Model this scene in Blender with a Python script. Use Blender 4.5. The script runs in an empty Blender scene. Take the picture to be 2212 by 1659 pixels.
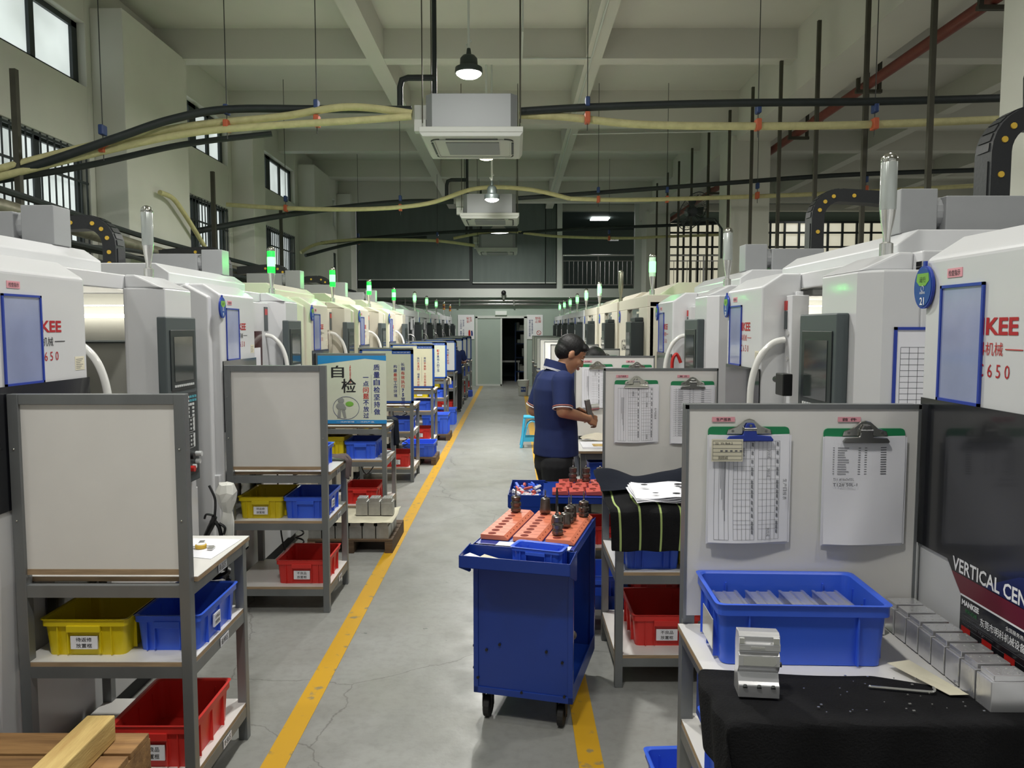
import bpy, math, random
from mathutils import Vector, Matrix
PI = math.pi
sc = bpy.context.scene
COL = sc.collection
random.seed(7)

# ---------------------------------------------------------------- camera
cd = bpy.data.cameras.new('camera'); cam = bpy.data.objects.new('camera', cd); COL.objects.link(cam)
cd.sensor_width = 36.0; cd.lens = 1661.0 / 2212.0 * 36.0; cd.clip_start = 0.05; cd.clip_end = 200
cam.location = (0, 0, 1.75)
cam.rotation_euler = (math.radians(90 - 4.24), 0, math.radians(0.14))
sc.camera = cam
# ---------------------------------------------------------------- world, exposure
w = bpy.data.worlds.new('world'); sc.world = w; w.use_nodes = True
bg = w.node_tree.nodes['Background']; bg.inputs[0].default_value = (0.84, 0.86, 0.84, 1); bg.inputs[1].default_value = 0.43
sc.view_settings.view_transform = 'Standard'; sc.view_settings.look = 'None'
sc.view_settings.exposure = 0.0; sc.view_settings.gamma = 1.0; sc.view_settings.use_curve_mapping = False
sc.cycles.use_denoising = True; sc.cycles.use_adaptive_sampling = True; sc.cycles.adaptive_threshold = 0.02
sc.cycles.max_bounces = 7; sc.cycles.diffuse_bounces = 4; sc.cycles.glossy_bounces = 3; sc.cycles.transmission_bounces = 5
sc.cycles.transparent_max_bounces = 8; sc.cycles.caustics_reflective = False; sc.cycles.caustics_refractive = False
sc.cycles.sample_clamp_indirect = 6.0
LAMP_W = 100.0          # each high-bay lamp
LAMP_COL = (1.0, 0.985, 0.94)

# ---------------------------------------------------------------- materials
def lin(c):
    return tuple(((v/255.0)/12.92 if v/255.0 <= 0.04045 else ((v/255.0+0.055)/1.055)**2.4) for v in c) + (1.0,)
def mat(name, rgb, rough=0.5, metal=0.0, noise=0.0, nscale=8.0, bump=0.0, bscale=60.0, coat=0.0, trans=0.0, alpha=1.0, emit=None, es=1.0, rgb2=None, stretch=None, spec=0.5, sss=0):
    m = bpy.data.materials.new(name); m.use_nodes = True
    nt = m.node_tree; N = nt.nodes; L = nt.links
    b = N['Principled BSDF']
    b.inputs['Base Color'].default_value = lin(rgb)
    b.inputs['Roughness'].default_value = rough; b.inputs['Metallic'].default_value = metal
    b.inputs['Coat Weight'].default_value = coat; b.inputs['Coat Roughness'].default_value = 0.08
    b.inputs['Transmission Weight'].default_value = trans; b.inputs['Alpha'].default_value = alpha
    b.inputs['Specular IOR Level'].default_value = spec
    if sss: b.inputs['Subsurface Weight'].default_value = sss; b.inputs['Subsurface Scale'].default_value = 0.01
    if emit:
        b.inputs['Emission Color'].default_value = lin(emit); b.inputs['Emission Strength'].default_value = es
    if noise > 0 or bump > 0 or rgb2:
        tc = N.new('ShaderNodeTexCoord'); mp = N.new('ShaderNodeMapping'); L.new(tc.outputs['Object'], mp.inputs[0])
        if stretch: mp.inputs['Scale'].default_value = stretch
    if noise > 0 or rgb2:
        n = N.new('ShaderNodeTexNoise'); n.inputs['Scale'].default_value = nscale; n.inputs['Detail'].default_value = 6; L.new(mp.outputs[0], n.inputs['Vector'])
        r = N.new('ShaderNodeMapRange'); r.inputs[1].default_value = 0.3; r.inputs[2].default_value = 0.7; L.new(n.outputs['Fac'], r.inputs[0])
        mx = N.new('ShaderNodeMix'); mx.data_type = 'RGBA'; L.new(r.outputs[0], mx.inputs[0])
        c = lin(rgb); d = lin(rgb2) if rgb2 else tuple(v*(1-noise) for v in c[:3]) + (1,)
        mx.inputs[6].default_value = c; mx.inputs[7].default_value = d; L.new(mx.outputs[2], b.inputs['Base Color'])
    if bump > 0:
        n2 = N.new('ShaderNodeTexNoise'); n2.inputs['Scale'].default_value = bscale; n2.inputs['Detail'].default_value = 4; L.new(mp.outputs[0], n2.inputs['Vector'])
        bp = N.new('ShaderNodeBump'); bp.inputs['Strength'].default_value = bump; bp.inputs['Distance'].default_value = 0.005
        L.new(n2.outputs['Fac'], bp.inputs['Height']); L.new(bp.outputs[0], b.inputs['Normal'])
    return m
def emis(name, rgb, s):
    m = bpy.data.materials.new(name); m.use_nodes = True; N = m.node_tree.nodes
    b = N['Principled BSDF']; b.inputs['Base Color'].default_value = (0.8, 0.8, 0.8, 1)
    b.inputs['Emission Color'].default_value = lin(rgb); b.inputs['Emission Strength'].default_value = s
    return m

M = {}
def D(key, *a, **k): M[key] = mat(key, *a, **k)
D('wall_paint', (206, 206, 196), 0.85, noise=0.10, nscale=1.2, bump=0.15, bscale=30)
D('ceiling_paint', (206, 205, 196), 0.9, noise=0.07, nscale=0.8, bump=0.1, bscale=30)
D('partition', (168, 182, 172), 0.6, noise=0.06, nscale=2)
D('curtain_grey', (106, 116, 112), 0.8, noise=0.12, nscale=3, stretch=(3, 1, 0.4))
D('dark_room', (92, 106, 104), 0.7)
D('white_post', (206, 210, 204), 0.5)
D('window_frame', (38, 46, 48), 0.5)
D('black_pipe', (30, 38, 38), 0.6, noise=0.3, nscale=10, bump=0.2, bscale=40)
D('cream_hose', (198, 192, 142), 0.8, noise=0.18, nscale=14, bump=0.8, bscale=60)
D('orange_strap', (190, 92, 58), 0.6)
D('blue_strap', (36, 60, 110), 0.5)
D('wire', (45, 48, 44), 0.5)
D('dark_steel', (66, 64, 52), 0.6, noise=0.2, nscale=12)
D('red_pipe', (122, 58, 48), 0.5, noise=0.2, nscale=6)
D('grey_steel', (136, 139, 140), 0.42, 0.55, noise=0.22, nscale=5, bump=0.15, bscale=25, stretch=(1, 1, 0.4))
D('galv', (165, 168, 164), 0.4, 0.6, noise=0.2, nscale=12)
D('white_laminate', (226, 224, 220), 0.35, noise=0.04, nscale=6)
D('plywood_edge', (176, 150, 118), 0.7, noise=0.35, nscale=9, stretch=(1, 1, 12), bump=0.2)
D('machine_white', (210, 211, 213), 0.32, noise=0.02, nscale=3, coat=0.3)
D('machine_grey', (160, 162, 164), 0.45, coat=0.1)
D('machine_cream', (212, 206, 190), 0.35, noise=0.03, nscale=3, coat=0.2)
D('machine_inside', (172, 172, 164), 0.4, noise=0.05, nscale=6)
D('seam_dark', (30, 32, 34), 0.6)
D('panel_black', (26, 27, 32), 0.22, coat=0.6)
D('maroon', (104, 30, 44), 0.3, coat=0.4)
D('navy', (28, 36, 84), 0.3, coat=0.4)
D('panel_grey', (74, 82, 84), 0.45)
D('panel_dark', (38, 44, 46), 0.4)
D('screen', (58, 66, 64), 0.12, coat=0.6, noise=0.5, nscale=14)
D('key_white', (205, 208, 208), 0.4)
D('key_teal', (70, 150, 165), 0.4)
D('btn_red', (190, 40, 36), 0.35)
D('btn_black', (18, 18, 20), 0.35)
D('logo_red', (176, 26, 40), 0.4)
D('ink_black', (28, 28, 32), 0.6)
D('ink_grey', (96, 98, 104), 0.6)
D('ink_white', (236, 236, 238), 0.5)
D('ink_blue', (32, 44, 120), 0.5)
D('ink_red', (186, 42, 40), 0.5)
D('ink_green', (40, 120, 66), 0.5)
D('pink_tag', (226, 158, 168), 0.5)
D('sleeve_blue', (38, 62, 160), 0.35)
D('sleeve_film', (150, 160, 196), 0.12, coat=0.5, noise=0.18, nscale=5)
D('badge_blue', (32, 74, 150), 0.35)
D('badge_green', (120, 176, 72), 0.4)
D('handle_white', (222, 222, 218), 0.22, coat=0.5)
D('glass_dark', (38, 46, 46), 0.08, coat=0.6)
D('glass_red', (74, 40, 40), 0.15, coat=0.5)
D('steel_shiny', (226, 226, 222), 0.18, 0.8)
D('steel_mid', (150, 150, 148), 0.28, 1.0)
D('holder_dark', (128, 120, 114), 0.28, 0.85, noise=0.3, nscale=30)
D('tower_clear', (182, 188, 184), 0.2, 0.3, coat=0.5, spec=0.6)
D('tower_off_metal', (160, 160, 142), 0.3, 0.9)
M['tower_green'] = emis('tower_green', (10, 255, 50), 3.2); M['tower_green'].node_tree.nodes['Principled BSDF'].inputs['Base Color'].default_value = (0.02, 0.25, 0.04, 1)
M['tower_tint'] = emis('tower_tint', (40, 190, 80), 0.5); M['tower_core'] = emis('tower_core', (120, 255, 132), 3.4); M['tower_core'].node_tree.nodes['Principled BSDF'].inputs['Base Color'].default_value = (0.1, 0.5, 0.2, 1)
D('amber', (190, 130, 40), 0.4); D('red_lens', (120, 40, 36), 0.4)
D('chain_black', (34, 36, 38), 0.5, bump=0.2)
D('chain_yellow', (206, 170, 60), 0.5)
D('motor_grey', (150, 152, 154), 0.45, noise=0.05)
D('crate_blue', (60, 102, 226), 0.35, noise=0.06, nscale=6)
D('crate_yellow', (218, 196, 24), 0.4, noise=0.06, nscale=6)
D('crate_red', (214, 52, 46), 0.4, noise=0.06, nscale=6)
D('paper', (234, 234, 240), 0.75, noise=0.03, nscale=5, bump=0.15, bscale=10)
D('paper_warm', (226, 220, 196), 0.8, noise=0.2, nscale=9)
D('clip_green', (30, 130, 82), 0.5)
D('clip_blue', (42, 62, 150), 0.35)
D('chrome', (200, 200, 192), 0.15, 1.0)
D('aluminium', (226, 226, 228), 0.27, 0.72, noise=0.10, nscale=10, stretch=(1, 8, 1))
D('aluminium_dull', (186, 186, 182), 0.42, 0.8, noise=0.2, nscale=18, bump=0.2)
D('cart_blue', (22, 58, 148), 0.38, noise=0.12, nscale=4, coat=0.2)
D('cart_orange', (222, 126, 94), 0.45, noise=0.08, nscale=10)
D('cart_coral', (206, 92, 82), 0.5, noise=0.08, nscale=10)
D('hole_red', (120, 40, 26), 0.8)
D('rubber', (34, 33, 32), 0.7, noise=0.3, nscale=20)
D('black_cloth', (26, 26, 28), 0.95, bump=0.6, bscale=180, noise=0.25, nscale=20, spec=0.2)
D('navy_cloth', (26, 30, 40), 0.9, bump=0.4, bscale=40, spec=0.2)
D('stripe_green', (160, 180, 110), 0.9)
D('grey_cloth', (92, 80, 80), 0.9, bump=0.5, bscale=30)
D('glove_cloth', (206, 198, 180), 0.9, bump=0.6, bscale=60)
D('wood', (168, 128, 80), 0.75, rgb2=(112, 80, 48), nscale=5, stretch=(0.6, 7, 7), bump=0.3, bscale=25)
D('wood_pale', (216, 190, 122), 0.7, rgb2=(178, 142, 84), nscale=4, stretch=(7, 1, 7), bump=0.3, bscale=25)
D('wood_dark', (104, 84, 62), 0.8, rgb2=(72, 56, 42), nscale=5, stretch=(0.6, 7, 7), bump=0.3, bscale=25)
D('poster_grey', (206, 208, 192), 0.5, noise=0.05, nscale=8)
D('poster_cream', (232, 226, 200), 0.5, noise=0.05, nscale=8)
D('poster_blue', (28, 76, 162), 0.45)
D('poster_sky', (36, 132, 196), 0.45)
D('figure_grey', (140, 142, 140), 0.6)
D('skin', (184, 134, 102), 0.5, sss=0.08, noise=0.06, nscale=10)
D('lips', (170, 104, 92), 0.5)
D('hair', (20, 19, 20), 0.5, bump=0.5, bscale=220, noise=0.3, nscale=60, stretch=(1, 1, 0.3))
D('polo_navy', (26, 42, 92), 0.85, noise=0.12, nscale=10, bump=0.35, bscale=14)
D('trouser_black', (18, 19, 22), 0.9, bump=0.3, bscale=12)
D('shoe_black', (22, 22, 22), 0.5)
D('eye_white', (226, 222, 214), 0.3); 
D('stool_blue', (64, 176, 220), 0.35)
D('bucket_white', (222, 222, 216), 0.4)
D('plastic_wrap', (206, 206, 200), 0.15, trans=0.0, coat=0.6)
D('lamp_housing', (70, 78, 76), 0.45, 0.4)
D('lamp_shade', (196, 198, 188), 0.5)
D('ac_white', (186, 188, 182), 0.5)
D('ac_grey', (138, 141, 142), 0.5, 0.3)
D('slot_dark', (52, 56, 56), 0.6)
D('silver_wrap', (146, 142, 124), 0.4, 0.5, noise=0.4, nscale=10, bump=0.8, bscale=18)
D('blue_rack', (36, 70, 130), 0.5)
M['lamp_lens'] = emis('lamp_lens', (255, 250, 232), 30.0)
M['lamp_lens_warm'] = emis('lamp_lens_warm', (255, 238, 190), 22.0)
M['led_bar_and_reflection'] = emis('led_bar_and_reflection', (255, 250, 236), 7.5)
M['led_panel'] = emis('led_panel', (250, 252, 250), 6.0)
M['mezz_glow'] = emis('mezz_glow', (236, 230, 200), 0.55)
M['exit_green'] = emis('exit_green', (70, 110, 60), 0.3)

# glass pane lit by daylight
def pane_mat():
    m = bpy.data.materials.new('daylit_frosted_glass'); m.use_nodes = True; nt = m.node_tree; N = nt.nodes; L = nt.links
    b = N['Principled BSDF']; b.inputs['Roughness'].default_value = 0.3; b.inputs['Base Color'].default_value = (0.6, 0.64, 0.64, 1)
    tc = N.new('ShaderNodeTexCoord'); n = N.new('ShaderNodeTexNoise'); n.inputs['Scale'].default_value = 1.3
    L.new(tc.outputs['Object'], n.inputs['Vector'])
    r = N.new('ShaderNodeMapRange'); r.inputs[1].default_value = 0.25; r.inputs[2].default_value = 0.75; r.inputs[3].default_value = 0.42; r.inputs[4].default_value = 0.95
    L.new(n.outputs['Fac'], r.inputs[0])
    b.inputs['Emission Color'].default_value = lin((232, 242, 240)); L.new(r.outputs[0], b.inputs['Emission Strength'])
    return m
M['pane'] = pane_mat()

def floor_mat():
    m = bpy.data.materials.new('painted_concrete'); m.use_nodes = True; nt = m.node_tree; N = nt.nodes; L = nt.links
    b = N['Principled BSDF']
    tc = N.new('ShaderNodeTexCoord')
    def noise(s, det=6, vec=None, rough=0.55):
        n = N.new('ShaderNodeTexNoise'); n.inputs['Scale'].default_value = s; n.inputs['Detail'].default_value = det; n.inputs['Roughness'].default_value = rough
        L.new(vec or tc.outputs['Object'], n.inputs['Vector']); return n
    def mr(src, a, b_, c, d):
        r = N.new('ShaderNodeMapRange'); r.inputs[1].default_value = a; r.inputs[2].default_value = b_; r.inputs[3].default_value = c; r.inputs[4].default_value = d
        L.new(src, r.inputs[0]); return r.outputs[0]
    def mix(f, a, b_):
        x = N.new('ShaderNodeMix'); x.data_type = 'RGBA'; L.new(f, x.inputs[0])
        for i, v in ((6, a), (7, b_)):
            if isinstance(v, tuple): x.inputs[i].default_value = v
            else: L.new(v, x.inputs[i])
        return x.outputs[2]
    c = mix(mr(noise(1.1).outputs['Fac'], .35, .65, 0, 1), lin((152, 153, 150)), lin((140, 140, 134)))
    c = mix(mr(noise(22, 8).outputs['Fac'], .45, .8, 0, .5), c, lin((122, 122, 116)))
    # worn chips showing dark green old paint
    ch = mr(noise(9, 8, rough=0.7).outputs['Fac'], .655, .67, 0, 1)
    big = mr(noise(0.9, 2).outputs['Fac'], .50, .58, 0, 1)
    mm = N.new('ShaderNodeMath'); mm.operation = 'MULTIPLY'; L.new(ch, mm.inputs[0]); L.new(big, mm.inputs[1])
    c = mix(mm.outputs[0], c, lin((62, 78, 70)))
    # hairline cracks
    v = N.new('ShaderNodeTexVoronoi'); v.feature = 'DISTANCE_TO_EDGE'; v.inputs['Scale'].default_value = 0.42
    wv = N.new('ShaderNodeVectorMath'); wv.operation = 'ADD'; nn = noise(3.0, 6); sc_ = N.new('ShaderNodeVectorMath'); sc_.operation = 'SCALE'; sc_.inputs['Scale'].default_value = 0.22
    L.new(nn.outputs['Color'], sc_.inputs[0]); L.new(tc.outputs['Object'], wv.inputs[0]); L.new(sc_.outputs[0], wv.inputs[1]); L.new(wv.outputs[0], v.inputs['Vector'])
    cr = mr(v.outputs['Distance'], 0.0, 0.0022, 0.6, 0)
    c = mix(cr, c, lin((84, 82, 78)))
    L.new(c, b.inputs['Base Color'])
    L.new(mr(noise(5).outputs['Fac'], .3, .7, .32, .5), b.inputs['Roughness'])
    bp = N.new('ShaderNodeBump'); bp.inputs['Strength'].default_value = 0.12; bp.inputs['Distance'].default_value = 0.004
    L.new(noise(50).outputs['Fac'], bp.inputs['Height']); L.new(bp.outputs[0], b.inputs['Normal'])
    return m
M['floor'] = floor_mat()
def line_mat():
    m = bpy.data.materials.new('worn_yellow_paint'); m.use_nodes = True; nt = m.node_tree; N = nt.nodes; L = nt.links
    b = N['Principled BSDF']; tc = N.new('ShaderNodeTexCoord'); n = N.new('ShaderNodeTexNoise'); n.inputs['Scale'].default_value = 14; n.inputs['Detail'].default_value = 8
    L.new(tc.outputs['Object'], n.inputs['Vector'])
    r = N.new('ShaderNodeMapRange'); r.inputs[1].default_value = .60; r.inputs[2].default_value = .68; L.new(n.outputs['Fac'], r.inputs[0])
    x = N.new('ShaderNodeMix'); x.data_type = 'RGBA'; x.inputs[6].default_value = lin((210, 162, 36)); x.inputs[7].default_value = lin((150, 134, 92)); L.new(r.outputs[0], x.inputs[0])
    L.new(x.outputs[2], b.inputs['Base Color']); b.inputs['Roughness'].default_value = 0.4
    return m
M['yellow_line'] = line_mat()

# ---------------------------------------------------------------- mesh helper
_tc = {}
def glyphs(s, bold=0.0):
    k = (s, bold)
    if k in _tc: return _tc[k]
    cu = bpy.data.curves.new('tmp', 'FONT'); cu.body = s; cu.size = 1.0; cu.offset = bold; cu.resolution_u = 2
    cu.align_x = 'LEFT'
    o = bpy.data.objects.new('tmp', cu); COL.objects.link(o)
    dg = bpy.context.evaluated_depsgraph_get(); dg.update()
    me = bpy.data.meshes.new_from_object(o.evaluated_get(dg))
    vs = [tuple(v.co) for v in me.vertices]; fs = [tuple(p.vertices) for p in me.polygons]
    bpy.data.objects.remove(o); bpy.data.curves.remove(cu); bpy.data.meshes.remove(me)
    if vs:
        x0 = min(v[0] for v in vs); x1 = max(v[0] for v in vs); y0 = min(v[1] for v in vs); y1 = max(v[1] for v in vs)
    else: x0 = x1 = y0 = y1 = 0
    _tc[k] = (vs, fs, x0, x1, y0, y1); return _tc[k]

class MB:
    def __init__(s): s.v = []; s.f = []; s.mi = []; s.m = 0; s.T = None
    def add(s, vs, fs):
        o = len(s.v)
        if s.T is not None: vs = [tuple(s.T @ Vector(v)) for v in vs]
        s.v += [tuple(v) for v in vs]; s.f += [tuple(i + o for i in f) for f in fs]; s.mi += [s.m] * len(fs)
        return s
    def box(s, x0, x1, y0, y1, z0, z1):
        if x0 > x1: x0, x1 = x1, x0
        if y0 > y1: y0, y1 = y1, y0
        if z0 > z1: z0, z1 = z1, z0
        return s.add([(x0,y0,z0),(x1,y0,z0),(x1,y1,z0),(x0,y1,z0),(x0,y0,z1),(x1,y0,z1),(x1,y1,z1),(x0,y1,z1)],
                     [(3,2,1,0),(4,5,6,7),(0,1,5,4),(1,2,6,5),(2,3,7,6),(3,0,4,7)])
    def prism(s, poly, axis, a0, a1):
        """poly: 2D list. axis 'x': (y,z); 'y': (x,z); 'z': (x,y)"""
        n = len(poly)
        area = sum(poly[i][0]*poly[(i+1)%n][1]-poly[(i+1)%n][0]*poly[i][1] for i in range(n))
        if (area < 0) != (axis == 'y'): poly = poly[::-1]
        if a0 > a1: a0, a1 = a1, a0
        def P(p, a): return {'x': (a, p[0], p[1]), 'y': (p[0], a, p[1]), 'z': (p[0], p[1], a)}[axis]
        vs = [P(p, a0) for p in poly] + [P(p, a1) for p in poly]
        fs = [tuple(range(n))[::-1], tuple(range(n, 2*n))] + [(i, (i+1) % n, n + (i+1) % n, n + i) for i in range(n)]
        return s.add(vs, fs)
    def cyl(s, p0, p1, r0, r1=None, n=16, caps=True):
        p0 = Vector(p0); p1 = Vector(p1); r1 = r0 if r1 is None else r1
        d = (p1 - p0).normalized(); a = Vector((0,0,1)) if abs(d.z) < 0.9 else Vector((1,0,0))
        u = d.cross(a).normalized(); w_ = d.cross(u)
        vs = [p0 + (u*math.cos(2*PI*i/n) + w_*math.sin(2*PI*i/n))*r0 for i in range(n)] + [p1 + (u*math.cos(2*PI*i/n) + w_*math.sin(2*PI*i/n))*r1 for i in range(n)]
        fs = [(i, (i+1)%n, n+(i+1)%n, n+i) for i in range(n)]
        if caps: fs += [tuple(range(n))[::-1], tuple(range(n, 2*n))]
        return s.add(vs, fs)
    def tube(s, pts, r, n=8, closed=False):
        pts = [Vector(p) for p in pts]; k = len(pts); vs = []; fs = []; u = None
        for i, p in enumerate(pts):
            if closed: d = pts[(i+1) % k] - pts[i-1]
            else: d = pts[min(i+1, k-1)] - pts[max(i-1, 0)]
            d.normalize()
            if u is None:
                a = Vector((0,0,1)) if abs(d.z) < 0.9 else Vector((1,0,0)); u = d.cross(a).normalized()
            else:
                u = (u - d*u.dot(d)); u = u.normalized() if u.length > 1e-6 else d.orthogonal().normalized()
            w_ = d.cross(u); rr = r[i] if isinstance(r, (list, tuple)) else r
            vs += [p + (u*math.cos(2*PI*j/n) + w_*math.sin(2*PI*j/n))*rr for j in range(n)]
        for i in range(k if closed else k-1):
            b = ((i+1) % k)*n
            fs += [(i*n+j, i*n+(j+1)%n, b+(j+1)%n, b+j) for j in range(n)]
        if not closed: fs += [tuple(range(n))[::-1], tuple(range((k-1)*n, k*n))]
        return s.add(vs, fs)
    def lathe(s, prof, c=(0,0,0), n=20, sx=1.0, sy=1.0):
        vs = []; fs = []; k = len(prof)
        for (r, z) in prof:
            vs += [(c[0] + r*sx*math.cos(2*PI*j/n), c[1] + r*sy*math.sin(2*PI*j/n), c[2] + z) for j in range(n)]
        for i in range(k-1):
            fs += [(i*n+j, i*n+(j+1)%n, (i+1)*n+(j+1)%n, (i+1)*n+j) for j in range(n)]
        fs += [tuple(range(n))[::-1], tuple(range((k-1)*n, k*n))]
        return s.add(vs, fs)
    def ball(s, c, r, n=12, sx=1, sy=1, sz=1):
        k = n//2 + 1
        return s.lathe([(max(r*math.sin(PI*i/k), 1e-4), -r*math.cos(PI*i/k)*sz) for i in range(k+1)], c, n, sx, sy)
    def quad(s, a, b, c, d): return s.add([a, b, c, d], [(0,1,2,3)])
    def text(s, body, c, right, up, h=None, w=None, bold=0.0, align='c'):
        cjk = bold > 0 and any(ord(q) > 0x2E80 for q in body)
        vs, fs, x0, x1, y0, y1 = glyphs(body, 0.0 if cjk else bold)
        if not vs: return s
        right = Vector(right).normalized(); up = Vector(up).normalized(); c = Vector(c)
        W = x1 - x0; H = y1 - y0
        if h is None: sx = sy = w / W
        elif w is None: sx = sy = h / H
        else: sx = w / W; sy = h / H
        ox = {'c': (x0+x1)/2, 'l': x0, 'r': x1}[align]; oy = (y0+y1)/2
        nr = right.cross(up)*0.00004
        for q, (dx, dy) in enumerate(((0, 0), (1, 0.3), (-1, -0.3)) if cjk else ((0, 0),)):
            e = bold*0.42; s.add([c + right*((v[0]-ox+dx*e)*sx) + up*((v[1]-oy+dy*e)*sy) + nr*q for v in vs], fs)
        return s
    def vtext(s, body, c, right, up, ch, gap=1.12, bold=0.0):
        """vertical column, c = top centre; ch = character size"""
        c = Vector(c); up_ = Vector(up).normalized()
        for i, x in enumerate(body):
            if x != ' ': s.text(x, c - up_*((i+0.5)*ch*gap), right, up, h=ch if x not in '一' else ch*0.08, w=ch, bold=bold)
        return s
    def rect(s, c, right, up, w, h, t=0.0):
        c = Vector(c); r = Vector(right).normalized()*w/2; u = Vector(up).normalized()*h/2
        if t == 0: return s.quad(c-r-u, c+r-u, c+r+u, c-r+u)
        nrm = r.cross(u).normalized()*t
        a = [c-r-u, c+r-u, c+r+u, c-r+u]; b = [p+nrm for p in a]
        return s.add(a+b, [(3,2,1,0),(4,5,6,7),(0,1,5,4),(1,2,6,5),(2,3,7,6),(3,0,4,7)])
    def build(s, name, mats, parent=None, smooth=False, bevel=0.0, seg=2, loc=None, label=None, subsurf=0):
        me = bpy.data.meshes.new(name); me.from_pydata(s.v, [], s.f)
        if not isinstance(mats, (list, tuple)): mats = [mats]
        for m_ in mats: me.materials.append(M[m_] if isinstance(m_, str) else m_)
        me.polygons.foreach_set('material_index', s.mi)
        if smooth:
            me.polygons.foreach_set('use_smooth', [True]*len(s.f))
            try: me.set_sharp_from_angle(angle=math.radians(smooth if smooth is not True else 40))
            except Exception: pass
        me.update()
        o = bpy.data.objects.new(name, me); COL.objects.link(o)
        if parent: o.parent = parent
        if loc: o.location = loc
        if bevel:
            b = o.modifiers.new('bevel', 'BEVEL'); b.width = bevel; b.segments = seg; b.limit_method = 'ANGLE'; b.angle_limit = math.radians(50); b.harden_normals = False
        if subsurf:
            b = o.modifiers.new('sub', 'SUBSURF'); b.levels = subsurf; b.render_levels = subsurf
        if label: o['label'] = label
        return o
def thing(name, label, cat, loc=(0,0,0), rotz=0.0, group=None):
    o = bpy.data.objects.new(name, None); COL.objects.link(o); o.empty_display_size = 0.1
    o.location = loc; o.rotation_euler = (0, 0, rotz); o['label'] = label; o['category'] = cat
    if group: o['group'] = group
    return o
def tag(o, label, cat, group=None, kind=None):
    o['label'] = label; o['category'] = cat
    if group: o['group'] = group
    if kind: o['kind'] = kind
    return o
def struct(o): o['kind'] = 'structure'; return o
def dup(root, loc=None, rotz=None, label=None, group=None):
    def rec(o, par):
        c = o.copy(); COL.objects.link(c)
        if par is not None: c.parent = par
        for ch in [x for x in kids if x.parent == o]: rec(ch, c)
        return c
    kids = root.children_recursive
    r = rec(root, None)
    if loc is not None: r.location = loc
    if rotz is not None: r.rotation_euler = (0, 0, rotz)
    if label: r['label'] = label
    if group: r['group'] = group
    return r
def spline(pts, n=8):
    """Catmull-Rom through the points"""
    P = [Vector(p) for p in pts]; out = []
    for i in range(len(P)-1):
        p0 = P[max(i-1,0)]; p1 = P[i]; p2 = P[i+1]; p3 = P[min(i+2,len(P)-1)]
        for k in range(n):
            t = k/n
            out.append(0.5*((2*p1) + (p2-p0)*t + (2*p0-5*p1+4*p2-p3)*t*t + (3*p1-p0-3*p2+p3)*t**3))
    out.append(P[-1]); return out
# ================================================================ ROOM
FAR = 22.9; LW = -4.66; RW = 15.6; BACK = -6.0; CEIL = 5.6
b = MB(); b.box(LW-0.3, RW, BACK, 30, -0.1, 0.0); struct(b.build('floor', 'floor'))
b = MB(); b.box(-1.01, -0.91, 2.2, FAR-0.1, 0.0005, 0.0025); struct(b.build('trim_1', 'yellow_line'))
b = MB(); b.box(0.26, 0.36, 1.0, FAR-0.1, 0.0005, 0.0025); struct(b.build('trim_2', 'yellow_line'))
# ceiling slab with its beams
b = MB(); b.box(LW-0.3, RW, BACK, 30, CEIL, CEIL+0.15)
for i in range(-5, 6):
    y = 10.25 + 2.62*i
    main = (i in (-5, -2, 1, 4))
    b.box(LW-0.3, 3.68, y, y+(0.32 if main else 0.24), 5.07 if main else 5.22, CEIL)
    b.box(4.2, RW, y, y+(0.32 if main else 0.24), 5.07 if main else 5.22, CEIL)
b.box(-1.91, -1.69, BACK, FAR, 5.214, CEIL); b.box(0.93, 1.14, BACK, FAR, 5.214, CEIL)
b.box(3.67, 4.25, BACK, FAR, 4.81, CEIL)                     # main longitudinal beam over the columns
b.box(6.9, 7.12, BACK, FAR, 5.214, CEIL); b.box(9.7, 9.95, BACK, FAR, 5.214, CEIL); b.box(12.4, 12.9, BACK, FAR, 4.9, CEIL)
struct(b.build('ceiling', 'ceiling_paint'))
# columns on the right
for i, y in enumerate((5.1, 12.95, 21.15)):
    b = MB(); b.box(3.6, 4.24, y, y+0.75, 0, 4.9 if i else 4.9); struct(b.build('wall_column', 'wall_paint', bevel=0.01))
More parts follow.
